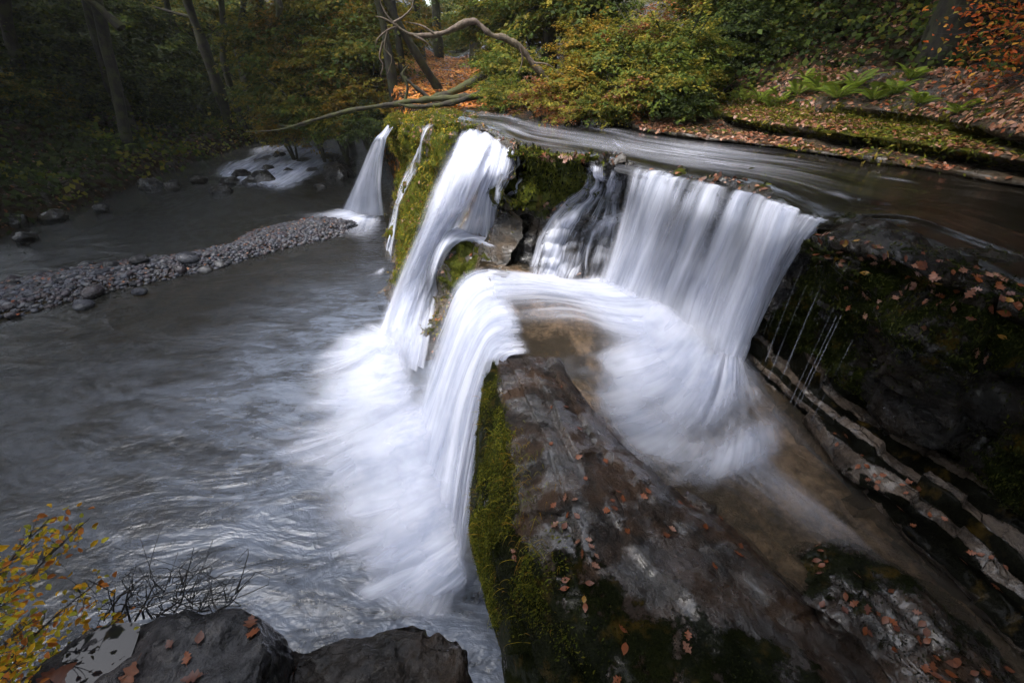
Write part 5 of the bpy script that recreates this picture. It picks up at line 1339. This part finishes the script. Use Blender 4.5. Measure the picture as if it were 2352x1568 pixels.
for (x, y, k, s_) in ((575, 1432, 1, .085), (585, 1455, 0, .08), (460, 1465, 4, .06), (390, 1480, 7, .06), (432, 1510, 0, .07), (270, 1520, 6, .085), (155, 1550, 4, .13), (95, 1500, 6, .10), (300, 1555, 1, .11), (105, 1562, 7, .08), (440, 1560, 7, .09)):
    leaf_at(x, y, s_ * .68, k, "{} fallen leaf on the grey puddled slab", "fallen leaves on the grey slab")
leaf_at(670, 1545, .075, 3, "{} fallen oak leaf alone on the brown rock slab")
for i in range(95):
    t_ = rnd.random(); x = 1870 + t_ * 480 + rnd.uniform(-20, 20); y = 530 + t_ * 120 + abs(rnd.gauss(0, 1)) * 75 - 8
    leaf_at(x, y, .06, None, "{} fallen leaf on the mossy rock bank", "fallen leaves on the rock bank")
for (x, y) in ((2240, 812), (2238, 800), (2260, 825), (2085, 660), (2100, 655), (2150, 640), (1935, 600), (1930, 610)): leaf_at(x, y, .065, 6, "{} fallen leaf on the mossy rock bank", "fallen leaves on the rock bank")
for i in range(42):
    x = rnd.uniform(1860, 2330); y = 1265 + (x - 1860) * .62 + rnd.uniform(-30, 120)
    leaf_at(x, y, .055, rnd.choice((0, 7, 3, 1, 4, 4)), "{} fallen leaf on the dark rounded rock", "fallen leaves on the rounded rock")
for i in range(26):
    t_ = rnd.random(); leaf_at(1900 + t_ * 440, 1010 + t_ * 330 + rnd.uniform(-50, 50), .05, rnd.choice((0, 3, 1)), "{} fallen leaf on the tan stone ledges", "fallen leaves on the tan ledges")
for i in range(30):
    leaf_at(rnd.uniform(1225, 1345), rnd.uniform(352, 372), .10, rnd.choice((0, 2, 6, 6)), "{} fallen leaf on top of the mossy block", "fallen leaves on the mossy block")
for i in range(16):
    leaf_at(rnd.uniform(1240, 1330), rnd.uniform(465, 520), .09, rnd.choice((2, 6)), "{} fallen leaf on the dark stepped rock", "fallen leaves on the stepped rock")

def litter(name, n, xr, yr, size, pal, seed, label, tree=None, keep=None, lift=.012):
    gen = np.random.default_rng(seed)
    tr = tree or BANK
    c, nr = [], []
    tries = 0
    while len(c) < n and tries < n * 6:
        tries += 1
        x, y = gen.uniform(*xr), gen.uniform(*yr)
        if keep is not None and gen.uniform() > keep(x, y): continue
        loc, nn, i, d = tr.ray_cast(Vector((x, y, 30)), Vector((0, 0, -1)))
        if loc is None: continue
        if nn.z < 0: nn = -nn
        c.append(loc + nn * lift); nr.append(nn)
    c = np.array(c); nr = np.array(nr)
    V, F, C = quads(c, nr + gen.normal(size=nr.shape) * .28, np.full(len(c), size), pal, gen, .6, .4)
    return tag(link(name, mesh_np(name, V, F, [M_FALLEN], smooth=False, cols=C)), label, kind="stuff")
def near_bank(x, y):
    d, s_ = seg_dist(np.array([x]), np.array([y]), RBANK)
    d = d[0] * (-1 if s_[0] > 0 else 1)
    f = float(fbm(np.array([[x * .7, y * .7, 2.0]]), 3, 12)[0])
    return (d > -.8) * (1.0 if d < 4.5 else .35) * (.25 + .75 * (f > -.12))
litter("leaf_litter", 26000, (1.5, 14), (1.0, 16), .085, PAL_LITTER, 5, "brown and orange leaf litter strewn over the far bank", keep=near_bank)
litter("leaf_litter", 26000, (-11, 1), (17, 44), .17, [(.55, .20, .03), (.46, .15, .025), (.36, .12, .03), (.58, .28, .04)], 6, "orange leaf litter on the floor of the open wood", keep=lambda x, y: 1.0)
litter("leaf_litter", 8000, (-40, -14), (4, 38), .16, PAL_RUST + [(.06, .03, .015)] * 3, 7, "dim leaf litter on the shaded bank across the pool")
litter("leaf_litter", 1300, (-5.2, 2.5), (7, 16.5), .09, PAL_LITTER, 9, "russet leaves caught on top of the mossy rock face", tree=bvh_of(mossy_cliff))
litter("leaf_litter", 700, (0, 3), (4, 8.5), .07, PAL_LITTER, 10, "leaves caught along the lip of the curtain", tree=bvh_of(block))

# ground cover that climbs the slopes
def cover(name, n, xr, yr, size, pals, seed, label, keep):
    gen = np.random.default_rng(seed)
    xs_, ys_ = gen.uniform(*xr, n), gen.uniform(*yr, n)
    k = keep(xs_, ys_) > gen.uniform(size=n)
    xs_, ys_ = xs_[k], ys_[k]
    z = ground(xs_, ys_)
    lift = gen.gamma(1.6, .16, len(z))
    c = np.stack([xs_, ys_, z + lift], -1)
    cl = fbm(c * .45, 3, seed)
    V1 = quads(c, np.stack([-.5 * np.sign(xs_), 0 * z - .35, 0 * z + .8], -1) + gen.normal(size=c.shape) * .5, np.full(len(c), size), pals[0], gen, .7, .4)
    V2 = quads(c[:1], np.array([[0, 0, 1.0]]), np.full(1, size), pals[1], gen)
    C = V1[2]
    alt = np.array(pals[1])[gen.integers(0, len(pals[1]), len(c))]
    C = np.where((cl > .12)[:, None], alt, C) * (1 + .5 * cl)[:, None]
    return tag(link(name, mesh_np(name, V1[0], V1[1], [M_LEAF], smooth=False, cols=C)), label, kind="stuff")
def right_slope(x, y):
    d, s_ = seg_dist(x, y, RBANK)
    d = d * np.where(s_ > 0, -1, 1)
    return sstep(3.0, 4.2, d) * (y < 24)
cover("undergrowth", 60000, (3, 22), (0, 24), .15, (PAL_DARK + PAL_GREEN[:2], PAL_GREEN + PAL_OLIVE[:1]), 11, "dark ivy and bramble undergrowth covering the steep slope", right_slope)
def left_slope(x, y):
    d, _ = seg_dist(x, y, POOL, True)
    return sstep(0.2, 1.2, d) * (~inside(x, y, POOL)) * (x < -10)
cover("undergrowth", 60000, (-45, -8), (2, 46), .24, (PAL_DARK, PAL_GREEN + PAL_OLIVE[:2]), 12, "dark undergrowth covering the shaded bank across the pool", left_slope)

# ferns ------------------------------------------------------------------------
def frond_mesh(seed, pal):
    gen = np.random.default_rng(seed)
    so = Soup()
    t = np.linspace(0, 1, 26)
    ax = np.stack([t * .85, 0 * t, .55 * t - .62 * t ** 2], -1)
    for i in range(2, 26):
        w = .26 * np.sin(np.pi * (t[i] * .93 + .05)) ** .8 * (1 - .25 * t[i])
        for sgn in (-1, 1):
            tip = ax[i] + np.array([.30 * w + .03, sgn * w, -.25 * w])
            mid = (ax[i] + tip) / 2
            h = np.array([.017, 0, 0])
            so.add([ax[i] - h * .6, mid - h, tip, mid + h + np.array([0, 0, .008])], [[0, 1, 2, 3]], np.array(pal[gen.integers(0, len(pal))]) * gen.uniform(.8, 1.2))
    V, F = tube(ax, [.008, .003], 4, 14)
    so.add(V, F, np.array((.06, .055, .015)))
    return so.mesh("frond", [M_LEAF], smooth=False)
FR = [frond_mesh(300 + i, p) for i, p in enumerate(([(.16, .23, .025), (.21, .27, .03)], [(.09, .14, .02), (.12, .16, .02)], [(.16, .18, .025), (.10, .14, .02)]))]
fi = 0
for (x, y, sc, k0) in ((1745, 236, .8, 0), (1712, 232, .65, 0), (1790, 236, .7, 0), (1768, 246, .55, 2), (1690, 226, .5, 0), (1830, 220, .7, 1), (1880, 214, .8, 1), (1925, 228, .85, 1), (1960, 205, .8, 1), (2005, 232, .8, 1), (2050, 218, .75, 1), (2110, 240, .6, 1), (2200, 262, .5, 1), (2090, 185, .6, 1), (1850, 185, .6, 1), (270, 345, 1.3, 1), (240, 330, 1.1, 1)):
    p, n = hit(x, y, 0, BANK)
    if p is None: continue
    r = empty("fern", p)
    nf = 9
    for j in range(nf):
        f = link("frond", FR[(k0 + (j % 2) * 2) % 3], r)
        f.rotation_euler = (rnd.uniform(-.2, .2), rnd.uniform(-.8, -.25), j * 6.283 / nf + rnd.uniform(-.3, .3))
        s_ = .78 * sc * rnd.uniform(.7, 1.1); f.scale = (s_, s_, s_)
    tag(r, "bright green fern at the foot of the slope" if k0 == 0 else ("green fern growing at the foot of the steep slope" if x > 1000 else "dim fern on the shaded bank across the pool"), "fern", "ferns at the foot of the slope" if x > 1000 else "ferns across the pool")

# spray of orange leaves reaching in over the slope
def leafy_branch(name, paths, pal, size, per, seed, label, cat, mat=M_TWIG, r=.012, droop=.02, spread=.12):
    gen = np.random.default_rng(seed)
    base = np.array(paths[0][0])
    root = empty(name, base)
    sb, sl_ = Soup(), Soup()
    for pth in paths:
        pth = np.array(pth)
        V, F = tube(pth - base, [r, r * .6, r * .25], 5, 16)
        sb.add(V, F)
        c = catmull(pth, 60)
        t_ = np.gradient(c, axis=0); t_ /= np.linalg.norm(t_, axis=1, keepdims=True)
        m = per
        i = (gen.uniform(.15, 1, m) * 59).astype(int)
        # short side twigs that carry the leaves
        off = gen.normal(size=(m, 3)) * spread * np.array([1, 1, .55])
        pos = c[i] + off
        for q in range(0, m, 3):
            V, F = tube(np.array([c[max(i[q] - 3, 0)], c[i[q]] + off[q] * .5, pos[q]]) - base, [r * .25, r * .18, r * .1], 4, 6)
            sb.add(V, F)
        pos[:, 2] -= droop
        V, F, C = leaves6(pos - base, np.array([0, -.2, 1.0]) + gen.normal(size=(m, 3)) * .55, np.full(m, size), pal, gen, t_[i] + gen.normal(size=(m, 3)) * .8)
        sl_.add(V, F, C)
    link("stem", sb.mesh("stem", [mat]), root)
    link("foliage", sl_.mesh("foliage", [M_LEAF], smooth=False), root)
    return tag(root, label, cat)
leafy_branch("branch", [yy([(2620, -60), (2480, 20), (2330, 60), (2190, 80)], 7.6), yy([(2620, -60), (2450, 50), (2330, 120), (2230, 150)], 7.4), yy([(2620, -60), (2420, 90), (2340, 180), (2280, 200)], 7.1), yy([(2620, -60), (2420, -10), (2300, 10), (2230, 20)], 7.8), yy([(2620, -60), (2420, 30), (2350, 90), (2300, 110)], 7.3)],
    [(.50, .14, .03), (.42, .09, .02), (.48, .24, .04), (.30, .07, .02), (.22, .18, .03)], .075, 210, 21, "orange-leaved branch reaching in over the dark slope", "branch", spread=.28)

# yellow sapling by the grey slab
SAP = lambda pts: [P(*q) for q in pts]
leafy_branch("sapling", [SAP([(-240, 1800, 2.7), (-60, 1480, 3.1), (80, 1310, 3.45), (205, 1190, 3.7)]), SAP([(-240, 1800, 2.7), (-80, 1440, 3.1), (30, 1280, 3.5), (112, 1192, 3.7)]), SAP([(-240, 1800, 2.7), (-20, 1560, 3.05), (120, 1420, 3.3), (232, 1330, 3.5)]),
     SAP([(-240, 1800, 2.7), (0, 1600, 3.0), (150, 1490, 3.25), (290, 1415, 3.4)]), SAP([(-240, 1800, 2.7), (-60, 1560, 3.2), (10, 1480, 3.4), (80, 1420, 3.5)]), SAP([(-240, 1800, 2.7), (-130, 1460, 3.2), (-60, 1340, 3.5), (-10, 1300, 3.6)]), SAP([(-240, 1800, 2.7), (-100, 1640, 3.2), (-20, 1560, 3.4), (60, 1520, 3.5)]), SAP([(-240, 1800, 2.7), (-140, 1560, 3.2), (-60, 1440, 3.5), (20, 1380, 3.6)])],
    [(.72, .42, .02), (.62, .30, .015), (.68, .48, .03), (.48, .42, .03), (.30, .30, .03), (.48, .16, .03)], .026, 165, 22, "yellow-leaved sapling growing beside the grey puddled slab", "sapling", r=.006, spread=.045)
tw = empty("shrub", P(330, 1440, 3.2))
so_ = Soup()
gen = np.random.default_rng(31)
for (x0, y0, x1, y1) in ((240, 1420, 335, 1320), (310, 1425, 365, 1320), (350, 1420, 392, 1330), (360, 1415, 440, 1350), (300, 1430, 300, 1345), (380, 1410, 470, 1355), (400, 1405, 430, 1320), (260, 1430, 262, 1355), (350, 1410, 510, 1370), (500, 1400, 555, 1350), (480, 1400, 475, 1360), (330, 1420, 420, 1370), (270, 1425, 330, 1370)):
    a, c = P(x0, y0, 3.2), P(x1, y1, 3.42)
    m_ = (a + c) / 2 + gen.normal(size=3) * .02
    V, F = tube(np.array([a, m_, c]) - np.array(tw.location), [.004, .0028, .001], 4, 10); so_.add(V, F)
    for q in range(7):
        f = gen.uniform(.25, .95); b0 = a * (1 - f) + c * f
        V, F = tube(np.array([b0, b0 + (c - a) * .18 + gen.normal(size=3) * .04, b0 + (c - a) * .30 + gen.normal(size=3) * .07]) - np.array(tw.location), [.002, .0014, .0008], 4, 6); so_.add(V, F)
link("twigs", so_.mesh("twigs", [M_TWIG]), tw)
tag(tw, "bare dark twiggy shrub poking up behind the grey slab", "shrub")

# ------------------------------------------------------------------ stones
def stone_mesh(seed, sub=2, name="stone", ang=.25):
    import bmesh
    bm = bmesh.new(); bmesh.ops.create_icosphere(bm, subdivisions=sub, radius=1)
    gen = np.random.default_rng(seed)
    V = np.array([v.co[:] for v in bm.verts]); F = np.array([[v.index for v in f.verts] for f in bm.faces]); bm.free()
    for k in range(7):                                  # flatten some sides
        d = gen.normal(size=3); d /= np.linalg.norm(d)
        h = gen.uniform(.55, .9); q = V @ d
        V = V - np.outer(np.clip(q - h, 0, None) * .85, d)
    V *= 1 + ang * .5 * fbm(V * 1.3 + seed, 3, seed)[:, None]
    V *= np.array([1, gen.uniform(.65, .95), gen.uniform(.45, .7)])
    return V, F
def stone_mat(name, ca, cb, rough=.45, moss=False):
    return rock_mat(name, ca, cb, tuple((x + y) / 2 for x, y in zip(ca, cb)), moss=moss, wet=.5, rough=(rough - .15, rough + .2), crack=.3)
M_ST = [stone_mat("blue_grey_stone", (.022, .023, .029), (.060, .063, .077)), stone_mat("purple_grey_stone", (.020, .016, .019), (.055, .045, .052)), stone_mat("dark_stone", (.010, .010, .012), (.028, .028, .032)), stone_mat("pale_stone", (.06, .058, .06), (.14, .137, .14))]
SM = []
for i in range(12):
    V, F = stone_mesh(400 + i)
    SM.append(mesh_np("stone", V, F, [M_ST[(0, 1, 2, 0, 1, 0, 1, 2, 3, 1, 0, 2)[i]]], smooth=True))
gen = np.random.default_rng(55)
def on_bar(px_, py_):
    p = P(px_, py_, .08)
    return p, float(bar_h(np.array([p[0]]), np.array([p[1]]))[0])
SCOL = ["blue-grey", "purplish", "dark", "blue-grey", "purplish", "blue-grey", "purplish", "dark", "pale", "purplish", "blue-grey", "dark"]
def put_stone(p, s_, k, label, group, cat="stone", sink=.3):
    o = link("stone", SM[k])
    o.location = (p[0], p[1], p[2] + s_ * (.5 - sink)); o.scale = (s_,) * 3
    o.rotation_euler = (gen.uniform(-.3, .3), gen.uniform(-.3, .3), gen.uniform(0, 6.28))
    return tag(o, label.format(SCOL[k]), cat, group)
for (x, y, s_, k, lab) in ((440, 608, .30, 3, "big upright blue-grey boulder at the end of the broad part of the gravel bar"), (215, 672, .30, 9, "big angular purplish boulder in the gravel bar"), (190, 700, .24, 0, "flat blue-grey stone at the water's edge of the gravel bar"), (470, 618, .18, 8, "white-topped stone beside the big upright boulder"), (330, 615, .26, 2, "dark broad boulder on the gravel bar"), (320, 668, .20, 5, "rounded blue stone near the water on the gravel bar")):
    p, h = on_bar(x, y)
    o = put_stone(np.array([p[0], p[1], max(h, -.02)]), s_, k, lab, None, sink=.1)
n_ = 0
cand = []
while n_ < 294:
    x = gen.uniform(-30, 560) if gen.uniform() < .85 else gen.uniform(560, 790); y = gen.uniform(500, 770)
    p, h = on_bar(x, y)
    if h < -.03: continue
    s_ = float(np.clip(gen.lognormal(-2.35, .45), .05, .24)) * (1.0 if x < 520 else .7)
    if any((p[0] - c[0]) ** 2 + (p[1] - c[1]) ** 2 < (c[2] + s_) ** 2 * .45 for c in cand): continue
    cand.append((p[0], p[1], s_))
    k = int(gen.integers(0, 12))
    put_stone(np.array([p[0], p[1], h]), s_, k, "{} stone lying on the gravel bar", "stones of the gravel bar")
    n_ += 1
gv = Soup()
PST = .70 * np.array([(.065, .070, .092), (.06, .048, .062), (.09, .095, .12), (.075, .055, .058), (.030, .031, .037), (.14, .14, .15), (.05, .052, .066)])
B0 = [stone_mesh(500 + i, 1) for i in range(5)]
cnt = 0
while cnt < 12000:
    i = int(gen.integers(0, len(BAR) - 1)); t_ = gen.uniform()
    c_ = BAR[i] * (1 - t_) + BAR[i + 1] * t_ + gen.normal(size=2) * .75
    h = float(bar_h(np.array([c_[0]]), np.array([c_[1]]))[0])
    if h < -.12: continue
    if h < -.02 and gen.uniform() < .6: continue
    s_ = float(np.clip(gen.lognormal(-2.95, .4), .02, .12))
    V, F = B0[int(gen.integers(0, 5))]
    a = gen.uniform(0, 6.28); R_ = np.array([[np.cos(a), -np.sin(a), 0], [np.sin(a), np.cos(a), 0], [0, 0, 1]])
    gv.add(V @ R_.T * s_ + np.array([c_[0], c_[1], h + s_ * .25]), F, PST[int(gen.integers(0, 7))] * gen.uniform(.7, 1.2))
    cnt += 1
gl_ = np.random.default_rng(8)
lc = []
while len(lc) < 420:
    i = int(gl_.integers(0, len(BAR) - 1)); t_ = gl_.uniform(); c_ = BAR[i] * (1 - t_) + BAR[i + 1] * t_ + gl_.normal(size=2) * .8
    h = float(bar_h(np.array([c_[0]]), np.array([c_[1]]))[0])
    if h > -.05: lc.append((c_[0], c_[1], max(h, 0) + .05 + gl_.uniform(0, .05)))
V, F, C = quads(np.array(lc), np.array([0, 0, 1.0]) + gl_.normal(size=(420, 3)) * .3, np.full(420, .085), PAL_LITTER, gl_, .6)
tag(link("leaf_litter", mesh_np("leaf_litter", V, F, [M_FALLEN], smooth=False, cols=C)), "brown leaves caught among the pebbles of the gravel bar", kind="stuff")
M_GRAVEL, nt, bs, out = new_mat("gravel"); b = NB(nt); b.put(bs.inputs["Base Color"], b.attr("tint", "Color")); bs.inputs["Roughness"].default_value = .5
tag(link("gravel", gv.mesh("gravel", [M_GRAVEL])), "small grey and purplish pebbles of the gravel bar", kind="stuff")

# boulders in the riffle and along the shaded bank
M_BOULD = rock_mat('shore_boulder', (.008, .008, .009), (.024, .023, .024), (.03, .024, .014), moss=False, wet=.45, rough=(.3, .7), crack=1.5)
BM = [mesh_np("boulder", *stone_mesh(600 + i, 4, ang=.5), [M_BOULD]) for i in range(4)]
for (x, y, s_, zz) in ((605, 418, .85, 0), (615, 390, .5, 0), (555, 405, .6, 0), (735, 430, .35, 0), (780, 402, .9, .1), (700, 372, .5, 0), (640, 360, .5, 0), (530, 420, .5, 0), (795, 375, .8, 0), (760, 365, .6, 0), (660, 395, .35, 0), (720, 395, .4, 0), (505, 440, .5, 0)):
    p = P(x, y, zz); k = int(gen.integers(0, 4))
    o = link("boulder", BM[k]); o.location = (p[0], p[1], zz); o.scale = (s_,) * 3; o.rotation_euler = (gen.uniform(-.2, .2), gen.uniform(-.2, .2), gen.uniform(0, 6.28))
    tag(o, "wet dark boulder standing in the far riffle", "boulder", "boulders in the far riffle")
for (x, y, s_) in ((400, 428, .5), (345, 425, .55), (120, 500, .45), (60, 545, .35), (230, 480, .35), (25, 515, .5), (460, 415, .4)):
    p = P(x, y, .1); k = int(gen.integers(0, 2)) * 2 + 1
    o = link("boulder", BM[k]); o.location = (p[0], p[1], .1); o.scale = (s_,) * 3; o.rotation_euler = (gen.uniform(-.3, .3), gen.uniform(-.3, .3), gen.uniform(0, 6.28))
    tag(o, "dark boulder on the shaded shore across the pool", "boulder", "boulders on the shaded shore")

# rain puddle on the grey slab
pud = [(150, 1545), (165, 1505), (200, 1475), (235, 1452), (275, 1440), (300, 1446), (298, 1470), (288, 1500), (275, 1535), (268, 1570), (200, 1600), (150, 1590)]
pp = [hit(x, y, .0)[0] for x, y in pud]
pp = np.array([q for q in pp if q is not None])
pm_ = np.mean([(x, y) for x, y in pud], 0)
pin = [hit(x * .5 + pm_[0] * .5, y * .5 + pm_[1] * .5, 0)[0] for x, y in pud]
zc = np.median([q[2] for q in pin]) + .020
pud = [(pm_[0] + (x - pm_[0]) * (1.12 + .22 * math.sin(y * .21)), pm_[1] + (y - pm_[1]) * (1.1 + .15 * math.sin(x * .17))) for x, y in pud]
pc = np.array([P(x, y, zc) for x, y in pud])
pv = catmull(np.concatenate([pc, pc[:1]]), 60)[:-1]
pv = np.concatenate([pv, [pv.mean(0)]])
pf = np.array([(i, (i + 1) % 59, 59) for i in range(59)])
M_PUD, nt, bs, out = new_mat("puddle_water")
bs.inputs["Base Color"].default_value = (.012, .012, .014, 1); bs.inputs["Roughness"].default_value = .015; bs.inputs["IOR"].default_value = 1.33
tag(link("puddle", mesh_np("puddle", pv, pf, [M_PUD], smooth=False)), "still rain puddle on the grey slab reflecting the sky", "puddle")

# ------------------------------------------------------------------ damp air of the gorge
hz = bmesh.new(); bmesh.ops.create_cube(hz, size=1.0)
HM = bpy.data.meshes.new("haze"); hz.to_mesh(HM); hz.free()
M_HAZE, nt, bs, out = new_mat("haze"); nt.nodes.remove(bs)
vp = nt.nodes.new("ShaderNodeVolumePrincipled"); vp.inputs["Color"].default_value = (.92, .95, .90, 1); vp.inputs["Density"].default_value = .00045
nt.links.new(vp.outputs[0], out.inputs["Volume"]); HM.materials.append(M_HAZE)
ho = link("haze", HM); ho.location = (-2.5, 47.5, 14); ho.scale = (156, 147, 60)
tag(ho, "thin damp haze hanging in the wooded gorge", kind="stuff")
